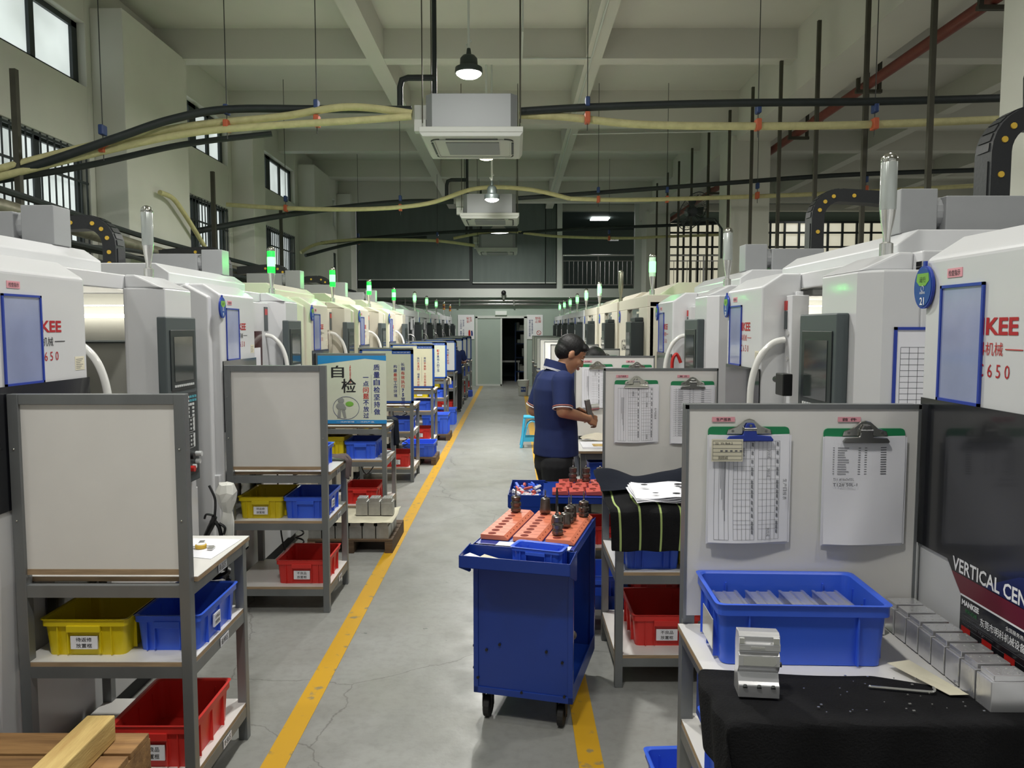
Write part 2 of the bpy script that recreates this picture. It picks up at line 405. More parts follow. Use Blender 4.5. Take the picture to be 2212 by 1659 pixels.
# left wall with window openings
WIN = [(-4.0, -1.0), (1.4, 4.6), (5.4, 8.6), (10.45, 12.75), (13.6, 16.6), (18.75, 20.35)]
b = MB()
ys = BACK
for (a, c) in WIN:
    b.box(LW-0.25, LW, ys, a, 0, CEIL)
    for z0, z1 in ((0, 2.35), (3.67, 4.36), (5.04, CEIL)): b.box(LW-0.25, LW, a, c, z0, z1)
    ys = c
b.box(LW-0.25, LW, ys, FAR, 0, CEIL)
for (a, c) in ((8.7, 10.35), (12.9, 13.5), (16.85, 18.5), (20.5, 21.2), (4.9, 5.3)):
    b.box(LW, -4.3, a, c, 0, 5.24)
struct(b.build('wall_left', 'wall_paint', bevel=0.008))
def window(n, a, c, z0, z1, bars):
    r = MB(); p = MB(); W = c - a
    x0, x1 = LW-0.16, LW-0.09
    r.box(x0, x1, a, c, z0, z0+0.06); r.box(x0, x1, a, c, z1-0.06, z1)
    mid = (a+c)/2
    for (y0, y1) in ((a, a+0.08), (c-0.1, c), (mid-0.12, mid+0.12), ((a+mid)/2-0.04, (a+mid)/2+0.04), ((c+mid)/2-0.04, (c+mid)/2+0.04)):
        r.box(x0, x1, y0, y1, z0, z1)
    if bars: r.box(x0, x1, a, c, z0+0.42, z0+0.54)
    fr = struct(r.build('window_%d' % n, 'window_frame'))
    p.box(LW-0.135, LW-0.125, a+0.02, c-0.02, z0+0.02, z1-0.02); p.build('pane', 'pane', fr)
    if bars:
        g = MB(); k = int(W/0.115)
        for i in range(k+1):
            y = a + 0.02 + (W-0.04)*i/k; g.cyl((LW-0.03, y, z0), (LW-0.03, y, z1), 0.009, n=6)
        for z in (z0+0.03, z0+0.5, z1-0.35, z1-0.03): g.box(LW-0.04, LW-0.022, a, c, z-0.012, z+0.012)
        g.build('security_bars', 'window_frame', fr)
n = 1
for (a, c) in WIN:
    window(n, a, c, 4.36, 5.04, False); window(n+1, a, c, 2.35, 3.67, True); n += 2
# right wall far away
b = MB(); b.box(RW, RW+0.2, BACK, 30, 0, CEIL); struct(b.build('wall_right', 'wall_paint'))
# far wall: partition below, band, curtains above
DL, DR, DT = -1.12, 0.36, 2.06
b = MB()
b.box(LW, DL, FAR, FAR+0.12, 0, 2.62); b.box(DR, 4.3, FAR, FAR+0.12, 0, 2.62); b.box(DL, DR, FAR, FAR+0.12, DT, 2.62)
b.box(4.3, RW, FAR, FAR+0.12, 0, 2.62)
struct(b.build('wall_far', 'partition'))
b = MB(); b.box(LW, RW, FAR-0.1, FAR+0.2, 2.62, 2.88); struct(b.build('wall_band', 'white_post'))
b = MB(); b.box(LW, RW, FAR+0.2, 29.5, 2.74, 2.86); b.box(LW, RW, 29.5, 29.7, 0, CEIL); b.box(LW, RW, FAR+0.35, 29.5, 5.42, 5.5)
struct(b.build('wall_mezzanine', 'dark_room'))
# door: left leaf shut, right leaf open on a dim store
d1 = struct((lambda q: (q.box(DL+0.04, -0.38, FAR-0.005, FAR+0.05, 0.03, DT-0.04), q.build('door_1', 'partition'))[1])(MB()))
b = MB()
for x0, x1 in ((DL-0.02, DL+0.04), (DR-0.06, DR+0.03)): b.box(x0, x1, FAR-0.03, FAR+0.1, 0, DT)
b.box(DL-0.02, DR+0.03, FAR-0.03, FAR+0.1, DT-0.05, DT+0.02); b.box(-0.40, -0.35, FAR-0.02, FAR+0.06, 0, DT)
b.box(DL, -0.36, FAR-0.02, FAR+0.02, 0.0, 0.05)
struct(b.build('trim_3', 'white_post'))
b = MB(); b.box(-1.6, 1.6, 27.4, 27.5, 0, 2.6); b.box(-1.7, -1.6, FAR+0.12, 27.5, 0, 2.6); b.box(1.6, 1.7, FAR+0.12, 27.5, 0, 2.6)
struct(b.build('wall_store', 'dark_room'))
# upper opening: posts and roller curtains
b = MB(); b.box(1.27, 1.42, FAR-0.1, FAR+0.1, 2.88, CEIL); b.box(3.55, 3.75, FAR-0.1, FAR+0.1, 2.88, CEIL); struct(b.build('trim_4', 'white_post'))
b = MB(); b.box(-4.66, 1.27, FAR+0.10, FAR+0.14, 2.88, CEIL); struct(b.build('wall_upper', 'slot_dark'))
for i, (x0, x1, z0) in enumerate(((-4.62, -1.32, 3.15), (-1.22, 0.92, 3.06), (0.95, 1.25, 3.06))):
    b = MB(); k = 40
    vs = []; 
    for j in range(k+1):
        x = x0 + (x1-x0)*j/k; y = FAR + 0.05 + 0.006*math.sin(j*1.3)
        vs += [(x, y, z0), (x, y, 5.58)]
    b.add(vs, [(2*j, 2*j+2, 2*j+3, 2*j+1) for j in range(k)])
    vs2 = [(v[0], v[1]+0.008, v[2]) for v in vs]
    b.add(vs2, [(2*j+1, 2*j+3, 2*j+2, 2*j) for j in range(k)])
    o = b.build('roller_curtain', 'curtain_grey', smooth=True)
    tag(o, ['wide grey roller curtain hanging at the left of the upper far wall', 'grey roller curtain in the middle of the upper far wall, behind the air conditioners', 'narrow strip of grey roller curtain next to the white post on the upper far wall'][i], 'curtain', 'roller curtains of the upper far wall')
    s_ = MB(); s_.box(x0, x1, FAR+0.035, FAR+0.07, z0-0.02, z0+0.01); s_.build('bottom_bar', 'white_post', o)
# mezzanine glow in the right bay: lit office windows
fr = MB(); gl = MB()
gl.box(4.5, 15.4, FAR+2.0, FAR+2.02, 2.9, 5.1)
for i in range(24):
    x = 4.5 + 0.46*i; fr.box(x-0.03, x+0.03, FAR+1.92, FAR+1.99, 2.9, 5.1)
for z in (3.6, 4.3, 4.75, 5.08): fr.box(4.5, 15.2, FAR+1.93, FAR+1.98, z-0.03, z+0.03)
w_ = struct(fr.build('window_20', 'window_frame')); gl.build('pane', 'mezz_glow', w_)
# railings
def railing(x0, x1, y, label):
    t = thing('balcony_railing', label, 'railing', ((x0+x1)/2, y, 2.88), group='steel railings of the mezzanine')
    W = (x1-x0)/2
    b = MB(); b.cyl((-W,0,0.98), (W,0,0.98), 0.03, n=10); b.build('handrail', 'steel_shiny', t, smooth=True)
    b = MB(); b.box(-W, W, -0.015, 0.015, 0.8, 0.83); b.box(-W, W, -0.015, 0.015, 0.1, 0.13)
    k = max(3, int(2*W/1.1)+1)
    for i in range(k): x = -W + 2*W*i/(k-1); b.box(x-0.02, x+0.02, -0.02, 0.02, 0, 0.98)
    b.build('rail_frame', 'steel_mid', t)
    b = MB(); k = int(2*W/0.13)
    for i in range(k): x = -W + 2*W*(i+0.5)/k; b.cyl((x,0,0.12), (x,0,0.82), 0.009, n=6)
    b.build('balusters', 'steel_mid', t, smooth=True)
railing(1.44, 3.54, FAR+0.02, 'steel railing of the mezzanine between the white post and the end column')
railing(4.4, 15.2, FAR+0.02, 'long steel railing of the mezzanine in front of the lit office windows')
b = MB(); b.box(-0.015, 0.015, -0.015, 0.0, 0, 2.4)
# mezzanine ceiling lamps, and a glowing panel behind the first
for x, y, lab in ((2.75, 24.0, 'bright flat ceiling panel lamp on the mezzanine, the upper one'), (2.9, 26.3, 'bright flat panel on the mezzanine ceiling, the lower one behind'), (9.3, 24.1, 'flat ceiling panel lamp on the right part of the mezzanine, past the middle column')):
    b = MB(); b.box(-0.3, 0.3, -0.3, 0.3, -0.03, 0.0); t = b.build('ceiling_glow_panel', 'led_panel', loc=(x, y, 5.40)); tag(t, lab, 'lamp')
# small sign inside mezz
b = MB(); b.box(-0.17, 0.17, 0, 0.02, -0.06, 0.06); t = b.build('wall_notice', 'ink_white', loc=(4.1, 27.0, 4.75))
tag(t, 'small white notice high on the dark mezzanine wall', 'sign')
c_ = MB(); c_.text('配电操作', (0, -0.003, 0), (1,0,0), (0,0,1), w=0.28, h=0.07, bold=0.02); c_.build('lettering', 'ink_black', t)
t.location = (3.45, 26.9, 4.78)
# exit sign
t = thing('exit_sign', 'small dark green exit sign above the far double door', 'sign', (-0.38, FAR-0.05, 2.16))
b = MB(); b.box(-0.17, 0.17, -0.03, 0.05, -0.06, 0.06); b.build('sign_body', 'exit_green', t, bevel=0.005)
b = MB(); b.text('安全出口', (0, -0.032, 0), (1,0,0), (0,0,1), w=0.27, h=0.07, bold=0.02); b.build('lettering', 'ink_white', t)
# posters flanking the door
def posterA(x, label, head, red, blue, fig):
    t = thing('notice_poster', label, 'poster', (x, FAR-0.02, 1.75), group='notices beside the far door')
    b = MB(); b.box(-0.24, 0.24, 0, 0.012, -0.36, 0.36); b.build('sheet', 'ink_white', t)
    b = MB(); R = (1,0,0); U = (0,0,1); y = -0.002
    b.m = 0
    for i, col in enumerate(blue): b.vtext(col, (-0.15+0.075*i, y, 0.22), R, U, 0.05, bold=0.02)
    b.m = 1
    for i, hh in enumerate(head): b.vtext(hh, (0.05+0.09*i, y, 0.3), R, U, 0.08, bold=0.03)
    if fig == 'no':
        ring = [(0.12+0.06*math.cos(a*PI/12), y, -0.17+0.06*math.sin(a*PI/12)) for a in range(24)]
        b.tube(ring, 0.008, 5, closed=True); b.tube([(0.08, y, -0.13), (0.16, y, -0.21)], 0.006, 5)
    else:
        b.ball((0.1, y, -0.12), 0.03, 8, sy=0.2); b.box(0.07, 0.13, y-0.003, y, -0.26, -0.14)
        b.m = 0; b.ball((0.17, y, -0.13), 0.025, 8, sy=0.2); b.box(0.15, 0.2, y-0.003, y, -0.26, -0.15)
    b.build('lettering', ['ink_blue', 'ink_red'], t)
posterA(-1.42, 'white notice poster with two standing figures, left of the far door', ['安全', '生产'], None, ['人人讲安全 事事为安全', '安全生产 人人有责'], 'people')
posterA(0.62, 'white notice poster with a no-smoking circle, right of the far door', ['禁止', '吸烟'], None, ['请遵守安全操作规程', '防止事故保障生产'], 'no')
b = MB(); b.box(-0.16, 0.16, 0, 0.02, -0.22, 0.22); t = b.build('wall_board', 'panel_dark', loc=(-1.42, FAR-0.03, 1.12)); tag(t, 'small dark board on the far wall under the left notice poster', 'board')
# hall camera on the band
t = thing('security_camera', 'small dark security camera on the white band of the far wall', 'camera', (-0.3, FAR-0.15, 2.75))
b = MB(); b.ball((0,-0.06,0), 0.075, 12); b.build('camera_dome', 'btn_black', t, smooth=True)
b = MB(); b.box(-0.03, 0.03, -0.05, 0.05, -0.2, 0); b.build('bracket', 'steel_mid', t)
# conduits on the far wall under the band
for z, r_, lab in ((2.52, 0.035, 'upper steel conduit running along the far wall above the door'), (2.42, 0.04, 'lower steel conduit running along the far wall above the door')):
    b = MB(); b.cyl((-4.4, FAR-0.1, z), (3.5, FAR-0.1, z), r_, n=10)
    for x in (-3.2, -1.6, 0, 1.6, 3.2): b.box(x-0.02, x+0.02, FAR-0.145, FAR, z-0.05, z+0.05)
    tag(b.build('wall_conduit', 'steel_mid', smooth=True), lab, 'pipe', 'conduits under the band of the far wall')
# shelving in the store room
t = thing('store_shelving', 'tall blue shelving full of parts seen through the open far door', 'shelf', (0.35, 25.2, 0))
b = MB()
for x in (-0.3, 0.3):
    for y in (-0.5, 0.5): b.box(x-0.02, x+0.02, y-0.02, y+0.02, 0, 1.9)
b.build('posts', 'blue_rack', t)
b = MB()
for z in (0.3, 0.75, 1.2, 1.6): b.box(-0.3, 0.3, -0.5, 0.5, z, z+0.03)
b.build('shelf_boards', 'blue_rack', t)
b = MB(); random.seed(3)
for z in (0.33, 0.78, 1.23, 1.63):
    for k in range(7):
        x = -0.28+0.5*random.random(); y = -0.48+0.8*random.random(); b.box(x, x+0.06+0.08*random.random(), y, y+0.1, z, z+0.08+0.2*random.random())
o = b.build('stored_parts', 'aluminium_dull'); tag(o, 'jumble of small parts on the blue shelving beyond the far door', 'parts', kind='stuff'); o.location = (0.35, 25.2, 0)
t = thing('work_table', 'low dark table in the dim room beyond the far door', 'table', (-0.15, 25.6, 0))
b = MB(); b.box(-0.35, 0.35, -0.5, 0.5, 0.6, 0.66); b.build('table_top', 'steel_mid', t)
for x in (-0.3, 0.3):
    for y in (-0.45, 0.45): b = MB(); b.box(x-0.02, x+0.02, y-0.02, y+0.02, 0, 0.6); b.build('leg', 'steel_mid', t)

# ================================================================ OVERHEAD
# high-bay lamps, on their rods
def high_bay(x, y, z, label, lens='lamp_lens', rod=True, power=LAMP_W, s=1.0):
    t = thing('high_bay_lamp', label, 'lamp', (x, y, z), group='round pendant lamps over the aisle')
    b = MB(); b.lathe([(0.15*s,0.0),(0.155*s,0.02),(0.15*s,0.06),(0.10*s,0.085),(0.095*s,0.16),(0.07*s,0.19),(0.03*s,0.2),(0.02*s,0.27)], n=28)
    b.build('housing', 'lamp_housing', t, smooth=True)
    b = MB(); b.lathe([(0.005,-0.055),(0.05,-0.05),(0.1,-0.035),(0.135,-0.01),(0.14,0.0)], n=28); b.v = [(x_*s, y_*s, z_*s) for x_, y_, z_ in b.v]; b.build('lens', lens, t, smooth=True)
    b = MB(); b.cyl((0,0,0.26), (0,0,CEIL-z), 0.014, n=8); b.tube([(0,0,0.26),(-0.03,0,0.31),(0.03,0,0.35),(0,0,0.38)], 0.008, 6)
    b.build('hanging_rod', 'white_post', t, smooth=True)
    l = bpy.data.lights.new('lamp_light', 'AREA'); l.shape = 'DISK'; l.size = 0.27*s; l.energy = power; l.color = LAMP_COL; l.spread = math.radians(175)
    lo = bpy.data.objects.new('lamp_light', l); COL.objects.link(lo); lo.parent = t; lo.location = (0,0,-0.065)
LY = [(-0.5, 8.75, 4.55, 'nearest round pendant lamp, its dark housing seen against the ceiling beams', 'lamp_lens'),
      (-0.37, 10.5, 4.02, 'warm glowing pendant lamp just behind the nearest air conditioner', 'lamp_lens_warm'),
      (-0.32, 11.35, 3.60, 'bright pendant lamp in front of the second air conditioner', 'lamp_lens')]
for i, (x, y, z, lab, ln) in enumerate(LY): high_bay(x, y, z, lab, ln, s=(1.0, 0.8, 0.72)[i], power=LAMP_W*(1.0, 0.8, 0.8)[i])
# unseen lamps added beyond the frame to brighten the right bay
for x, y in ((7.5, 6.0), (9.6, 12.0), (13.2, 17.0)): high_bay(x, y, 4.9, 'unseen lamp added to brighten the right bay, beyond the right edge of the view', power=LAMP_W*1.3)
# the same row goes on above and behind the camera
for y, pw in ((4.65, 0.98), (0.9, 0.62)): high_bay(-0.5, y, 4.55, 'round pendant lamp of the aisle row, hung above the camera', power=LAMP_W*pw)
# two rows over the machine lines, above the frame
for x in (-3.1, 2.0):
    for y in (3.6, 0.9): high_bay(x, y, 5.05, 'round pendant lamp over the machine row, hung above the frame', power=LAMP_W*0.24)
# shade lamp and globe further on
t = thing('shade_lamp', 'wide conical pendant lamp shade under the second air conditioner', 'lamp', (-0.41, 20.6, 4.25), group='round pendant lamps over the aisle')
b = MB(); b.lathe([(0.3,0.0),(0.3,0.01),(0.14,0.16),(0.06,0.22),(0.03,0.3)], n=28); b.build('shade', 'lamp_shade', t, smooth=True)
b = MB(); b.lathe([(0.01,-0.01),(0.27,-0.005),(0.28,0.0)], n=24); b.build('lens', 'led_panel', t)
b = MB(); b.cyl((0,0,0.28), (0,0,CEIL-4.25), 0.012, n=8); b.build('hanging_rod', 'white_post', t)
l = bpy.data.lights.new('lamp_light', 'AREA'); l.shape = 'DISK'; l.size = 0.5; l.energy = LAMP_W*0.9; l.color = LAMP_COL
lo = bpy.data.objects.new('lamp_light', l); COL.objects.link(lo); lo.parent = t; lo.location = (0,0,-0.03)
# cassette air conditioners
def aircon(y, label):
    z = 3.52
    t = thing('ceiling_air_conditioner', label, 'air conditioner', (-0.39, y+0.47, z), group='cassette air conditioners over the aisle')
    b = MB(); b.prism([(-0.42,-0.36),(-0.36,-0.42),(0.36,-0.42),(0.42,-0.36),(0.42,0.36),(0.36,0.42),(-0.36,0.42),(-0.42,0.36)], 'z', 0.05, 0.36)
    b.build('casing', 'ac_grey', t, bevel=0.004)
    b = MB(); b.prism([(-0.475,0.0),(0.475,0.0),(0.445,-0.04),(-0.445,-0.04)], 'y', -0.475, 0.475)
    b.v = [(x, yy, zz) for (x, yy, zz) in b.v]; b.box(-0.475, 0.475, -0.475, 0.475, 0.0, 0.05); b.build('fascia', 'ac_white', t, bevel=0.006)
    b = MB(); ring = []
    for i in range(32):
        a = 2*PI*i/32; cx = 0.3 if math.cos(a) > 0 else -0.3; cy = 0.3 if math.sin(a) > 0 else -0.3
        ring.append((cx + 0.06*math.cos(a), cy + 0.06*math.sin(a), -0.044))
    b.tube(ring, 0.008, 6, closed=True); b.build('outlet_ring', 'ac_white', t, smooth=True)
    b = MB()
    for s_ in (-1, 1):
        b.box(-0.24, 0.24, s_*0.375-0.012, s_*0.375+0.012, -0.047, -0.039); b.box(s_*0.375-0.012, s_*0.375+0.012, -0.24, 0.24, -0.047, -0.039)
        for q in (-1, 1):
            b.tube([(s_*0.3+s_*0.08*math.cos(a), q*0.3+q*0.08*math.sin(a), -0.043) for a in [k*PI/12 for k in range(7)]], 0.007, 5)
    b.build('air_slots', 'slot_dark', t)
    b = MB(); b.box(-0.25, 0.25, -0.25, 0.25, -0.047, -0.04)
    b.build('intake_grille', 'ac_grey', t)
    b = MB(); b.box(-0.56, -0.43, -0.12, 0.1, 0.2, 0.34); b.box(-0.54, -0.43, -0.3, -0.2, 0.05, 0.16); b.build('junction_box', 'ac_white', t, bevel=0.004)
    for sx in (-1, 1):
        for sy in (-1, 1):
            b = MB(); b.cyl((sx*0.45, sy*0.4, 0.1), (sx*0.45, sy*0.4, CEIL-z), 0.006, n=6); b.build('hanger_rod', 'dark_steel', t)
    return t
for y, lab in ((7.15, 'nearest cassette air conditioner hanging over the aisle'), (12.45, 'second cassette air conditioner hanging over the aisle'), (17.85, 'farthest small cassette air conditioner over the aisle')): aircon(y, lab)
# drain pipes rising beside each unit
for i, y in enumerate((7.75, 13.0, 18.4)):
    lab = ['black insulated drain pipe rising beside the nearest air conditioner', 'black insulated drain pipe rising beside the second air conditioner', 'black insulated drain pipe rising beside the farthest air conditioner'][i]
    b = MB(); b.tube([(-0.78, y, 3.9), (-0.78, y, 5.0)], 0.024, 10)
    b.tube([(-1.12, y, 3.92), (-1.12, y, 4.1), (-1.10, y, 4.17), (-1.04, y, 4.19), (-0.78, y, 4.19)], 0.03, 10)
    tag(b.build('drain_pipe', 'black_pipe', smooth=True), lab, 'pipe', 'black drain pipes beside the air conditioners')
def run(name, mt, pts, r, label, cat='pipe', group=None):
    b = MB(); b.tube(spline(pts, 8), r, 10); return tag(b.build(name, mt, smooth=True), label, cat, group)
# first crossing (at the nearest air conditioner)
run('water_pipe', 'black_pipe', [(-0.97, 7.45, 3.80), (-1.9, 7.42, 3.80), (-2.65, 7.25, 3.75), (-3.1, 7.1, 3.62), (-3.5, 6.95, 3.43), (-4.1, 6.8, 3.17), (-4.52, 6.7, 3.02)], 0.036, 'thick black insulated pipe running left from the nearest air conditioner', group='black pipes crossing the hall')
run('water_pipe', 'black_pipe', [(-4.55, 6.75, 3.0), (-4.0, 7.3, 3.25), (-3.3, 7.8, 3.56), (-2.5, 8.1, 3.74)], 0.030, 'black pipe rising under the cream hoses at the left windows', group='black pipes crossing the hall')
run('water_pipe', 'black_pipe', [(0.06, 7.5, 3.80), (0.8, 7.5, 3.84), (2.0, 7.45, 3.86), (3.4, 7.4, 3.86), (4.9, 7.4, 3.90)], 0.036, 'thick black insulated pipe running right from the nearest air conditioner', group='black pipes crossing the hall')
run('insulated_hose', 'cream_hose', [(-0.95, 7.35, 3.74), (-1.55, 7.35, 3.80), (-2.2, 7.35, 3.71), (-3.0, 7.25, 3.60), (-3.8, 7.0, 3.36), (-4.58, 6.6, 3.02)], 0.034, 'upper cream wrapped hose arching left from the nearest air conditioner', 'hose', 'cream hoses crossing the hall')
run('insulated_hose', 'cream_hose', [(-0.95, 7.3, 3.70), (-1.5, 7.3, 3.66), (-2.2, 7.3, 3.62), (-3.0, 7.2, 3.52), (-3.8, 6.98, 3.28), (-4.58, 6.55, 2.94)], 0.032, 'lower cream wrapped hose under the first at the left windows', 'hose', 'cream hoses crossing the hall')
run('insulated_hose', 'cream_hose', [(0.05, 7.55, 3.78), (0.5, 7.55, 3.76), (1.2, 7.55, 3.69), (2.2, 7.5, 3.66), (3.3, 7.45, 3.66), (4.9, 7.45, 3.72)], 0.036, 'cream wrapped hose running right from the nearest air conditioner', 'hose', 'cream hoses crossing the hall')
# second crossing
run('water_pipe', 'black_pipe', [(-1.0, 12.9, 3.82), (-2.0, 12.9, 3.80), (-3.4, 12.6, 3.60), (-4.5, 11.3, 3.16), (-4.6, 11.2, 3.1)], 0.045, 'thick black pipe running left from the second air conditioner to the barred window', group='black pipes crossing the hall')
run('water_pipe', 'black_pipe', [(0.07, 12.7, 3.84), (1.5, 12.6, 3.92), (3.3, 12.4, 4.02), (5.2, 12.0, 4.08), (8.0, 11.6, 4.1)], 0.035, 'black pipe running right from the second air conditioner past the column', group='black pipes crossing the hall')
run('insulated_hose', 'cream_hose', [(0.9, 12.5, 3.80), (0.2, 12.5, 3.95), (-0.6, 12.5, 3.96), (-1.4, 12.5, 3.72), (-2.4, 12.4, 3.62), (-3.6, 12.3, 3.62), (-4.5, 12.2, 3.66)], 0.034, 'cream wrapped hose arching over the second air conditioner toward the left wall', 'hose', 'cream hoses crossing the hall')
run('insulated_hose', 'cream_hose', [(0.9, 12.5, 3.80), (1.8, 12.5, 3.78), (3.3, 12.4, 3.80), (5.2, 12.2, 3.84), (7.5, 11.9, 3.92)], 0.034, 'cream wrapped hose running right from the second air conditioner', 'hose', 'cream hoses crossing the hall')
# third crossing
run('water_pipe', 'black_pipe', [(0.1, 17.9, 3.98), (-1.0, 17.9, 3.95), (-2.6, 17.8, 3.84), (-4.22, 17.0, 3.58)], 0.04, 'black pipe running left from the farthest air conditioner', group='black pipes crossing the hall')
run('water_pipe', 'black_pipe', [(-2.0, 17.8, 3.80), (-3.4, 17.2, 3.62), (-4.3, 16.0, 3.22)], 0.035, 'thin black pipe sloping down behind the farthest cream hoses', group='black pipes crossing the hall')
run('water_pipe', 'black_pipe', [(0.1, 18.0, 3.92), (1.6, 18.0, 4.02), (3.4, 17.8, 4.06), (5.4, 17.4, 4.1)], 0.035, 'black pipe running right from the farthest air conditioner', group='black pipes crossing the hall')
run('insulated_hose', 'cream_hose', [(-0.9, 17.9, 3.62), (-1.8, 17.8, 3.72), (-3.0, 17.4, 3.70), (-3.7, 17.0, 3.64), (-4.2, 16.5, 3.5), (-4.45, 16.2, 3.3)], 0.034, 'cream wrapped hose running left from the farthest air conditioner', 'hose', 'cream hoses crossing the hall')
run('insulated_hose', 'cream_hose', [(-1.4, 18.0, 3.80), (-0.3, 18.0, 3.96), (1.0, 18.0, 3.84), (2.6, 18.0, 3.80), (3.4, 17.9, 3.82), (5.2, 17.6, 3.85)], 0.032, 'cream wrapped hose passing over the farthest air conditioner', 'hose', 'cream hoses crossing the hall')
# hanger wires with their straps
def hanger(x, y, zb, zt, side):
    t = thing('pipe_hanger', side, 'hanger', (x, y, zb), group='thin rods hanging the pipes from the ceiling')
    b = MB(); b.cyl((0,0,-0.12), (0,0,zt-zb), 0.0045, n=6); b.build('rod', 'wire', t)
    b = MB(); b.box(-0.025, 0.025, -0.05, 0.05, -0.055, 0.05); b.build('hose_strap', 'orange_strap', t, bevel=0.01)
    b = MB(); b.box(-0.022, 0.022, -0.045, 0.045, 0.10, 0.19); b.build('pipe_clamp', 'blue_strap', t, bevel=0.01)
hs = [(0.70, 7.50, 3.74, 'hanger on the right pipes, first one right of the nearest air conditioner'), (2.32, 7.48, 3.67, 'hanger on the right pipes, second one right of the nearest air conditioner'), (3.4, 7.42, 3.66, 'hanger on the right pipes, nearest the big right column'),
      (-1.85, 7.38, 3.68, 'hanger on the left pipes, first one left of the nearest air conditioner'), (-2.66, 7.28, 3.61, 'hanger on the left pipes, second one left of the nearest air conditioner'), (-3.68, 7.02, 3.36, 'hanger on the left pipes in front of the barred window'),
      (1.35, 12.5, 3.79, 'hanger of the middle crossing, right of the second air conditioner'), (2.45, 12.5, 3.79, 'hanger of the middle crossing, near the dark vertical rods'), (-1.82, 12.5, 3.66, 'hanger of the middle crossing, left of the second air conditioner'), (-3.6, 12.3, 3.62, 'hanger of the middle crossing, at the left pilaster'), (3.8, 12.2, 3.8, 'hanger of the middle crossing, in front of the right column'), (5.4, 12.0, 3.86, 'hanger of the middle crossing, beyond the right column'),
      (-1.75, 17.8, 3.72, 'hanger of the far crossing, left of the farthest air conditioner'), (-3.5, 17.5, 3.66, 'hanger of the far crossing, near the left wall'), (2.2, 18.0, 3.8, 'hanger of the far crossing, right of the farthest air conditioner')]
for x, y, z, lab in hs: hanger(x, y, z, CEIL, lab)
# white conduit on the ceiling
b = MB(); b.tube([(0.1, 9.0, CEIL-0.02), (0.1, 9.0, 5.1), (0.1, 10.1, 5.16), (0.1, 10.2, 5.2)], 0.012, 6)
b.tube([(1.0, BACK, 5.2), (1.0, 20.0, 5.2)], 0.012, 6); b.tube([(0.12, 10.2, 5.2), (1.0, 10.2, 5.2)], 0.012, 6); b.tube([(1.0, 13.4, 5.03), (3.7, 13.2, 5.03)], 0.012, 6)
tag(b.build('ceiling_conduit', 'white_post', smooth=True), 'thin white electric conduit run along the ceiling beams', 'conduit')
# red fire main with U brackets
t = thing('fire_main_pipe', 'dark red fire main running along the right side under the ceiling', 'pipe', (4.38, 0, 4.74))
b = MB(); b.cyl((0, 3.0, 0), (0, FAR, 0), 0.062, n=14)
for y in (5.5, 11.3, 17.2): b.cyl((0, y, 0), (0, y+0.16, 0), 0.075, n=14)
b.build('pipe_run', 'red_pipe', t, smooth=True)
for y in (7.25, 9.75, 12.1, 14.6, 17.0):
    b = MB()
    for s_ in (-0.13, 0.13): b.box(s_-0.02, s_+0.02, y-0.02, y+0.02, -0.09, 0.55)
    b.box(-0.16, 0.16, y-0.025, y+0.025, -0.11, -0.07); b.build('hanging_bracket', 'dark_steel', t)
# dark square hangers along the right machine row, carrying the cable duct
ys = [6.62, 7.85, 9.1, 10.35, 11.55, 12.75, 14.1, 15.4, 16.6, 17.8, 19.1]
lb = ['first', 'second', 'third', 'fourth', 'fifth', 'sixth', 'seventh', 'eighth', 'ninth', 'tenth', 'eleventh']
for i, y in enumerate(ys):
    b = MB(); b.box(-0.02, 0.02, -0.02, 0.02, 0, 5.25-2.3); o = b.build('hanging_bar', 'dark_steel', loc=(3.5, y, 2.3))
    tag(o, 'dark steel bar hanging behind the right machine row, %s from the near end' % lb[i], 'bar', 'dark bars hanging over the right machine row')
t = thing('cable_duct', 'long cable duct hung on bars behind the right machine row', 'duct', (3.5, 4.0, 2.28))
b = MB(); b.box(-0.12, 0.12, 0, 17, 0, 0.02); b.box(-0.12, -0.10, 0, 17, 0, 0.08); b.box(0.10, 0.12, 0, 17, 0, 0.08); b.build('tray', 'galv', t)
b = MB()
for k in range(4): b.tube(spline([(-0.07+0.045*k, j*1.7, 0.05+0.02*((j+k) % 2)) for j in range(11)], 5), 0.02, 6)
b.build('cable_bundle', 'black_pipe', t, smooth=True)
# left side: bars and silver pipe
for i, (y, lab) in enumerate(((6.75, 'dark steel bar in front of the nearest barred window'), (11.1, 'dark steel bar in front of the second barred window'), (14.3, 'dark steel bar in front of the third barred window'))):
    b = MB(); b.box(-0.025, 0.025, -0.025, 0.025, 0, 1.45); o = b.build('hanging_bar', 'dark_steel', loc=(-4.28, y, 2.5)); tag(o, lab, 'bar', 'dark bars along the left wall')
t = thing('ventilation_pipe', 'silver wrapped pipe with cables running along the left wall', 'pipe', (-4.1, 0, 0))
b = MB(); b.tube(spline([(0, 3.0, 2.75), (0.02, 5.5, 2.72), (0, 7.5, 2.66), (0.03, 9.5, 2.58), (0, 12, 2.58), (0, 16, 2.55), (0, 21, 2.5)], 8), 0.07, 12); b.build('pipe_run', 'silver_wrap', t, smooth=True)
b = MB()
for k in range(4): b.tube(spline([(0.14+0.03*k+0.05*math.sin(j*2.1+k), 3+1.6*j, 2.52-0.04*k+0.06*math.sin(j*1.7+k*2)) for j in range(12)], 6), 0.022, 6)
b.tube(spline([(0.0, 3, 2.88), (0.04, 6, 2.84), (0.0, 9, 2.74), (0.05, 14, 2.70), (0, 20, 2.66)], 6), 0.03, 8)
b.build('cable_bundle', 'black_pipe', t, smooth=True)
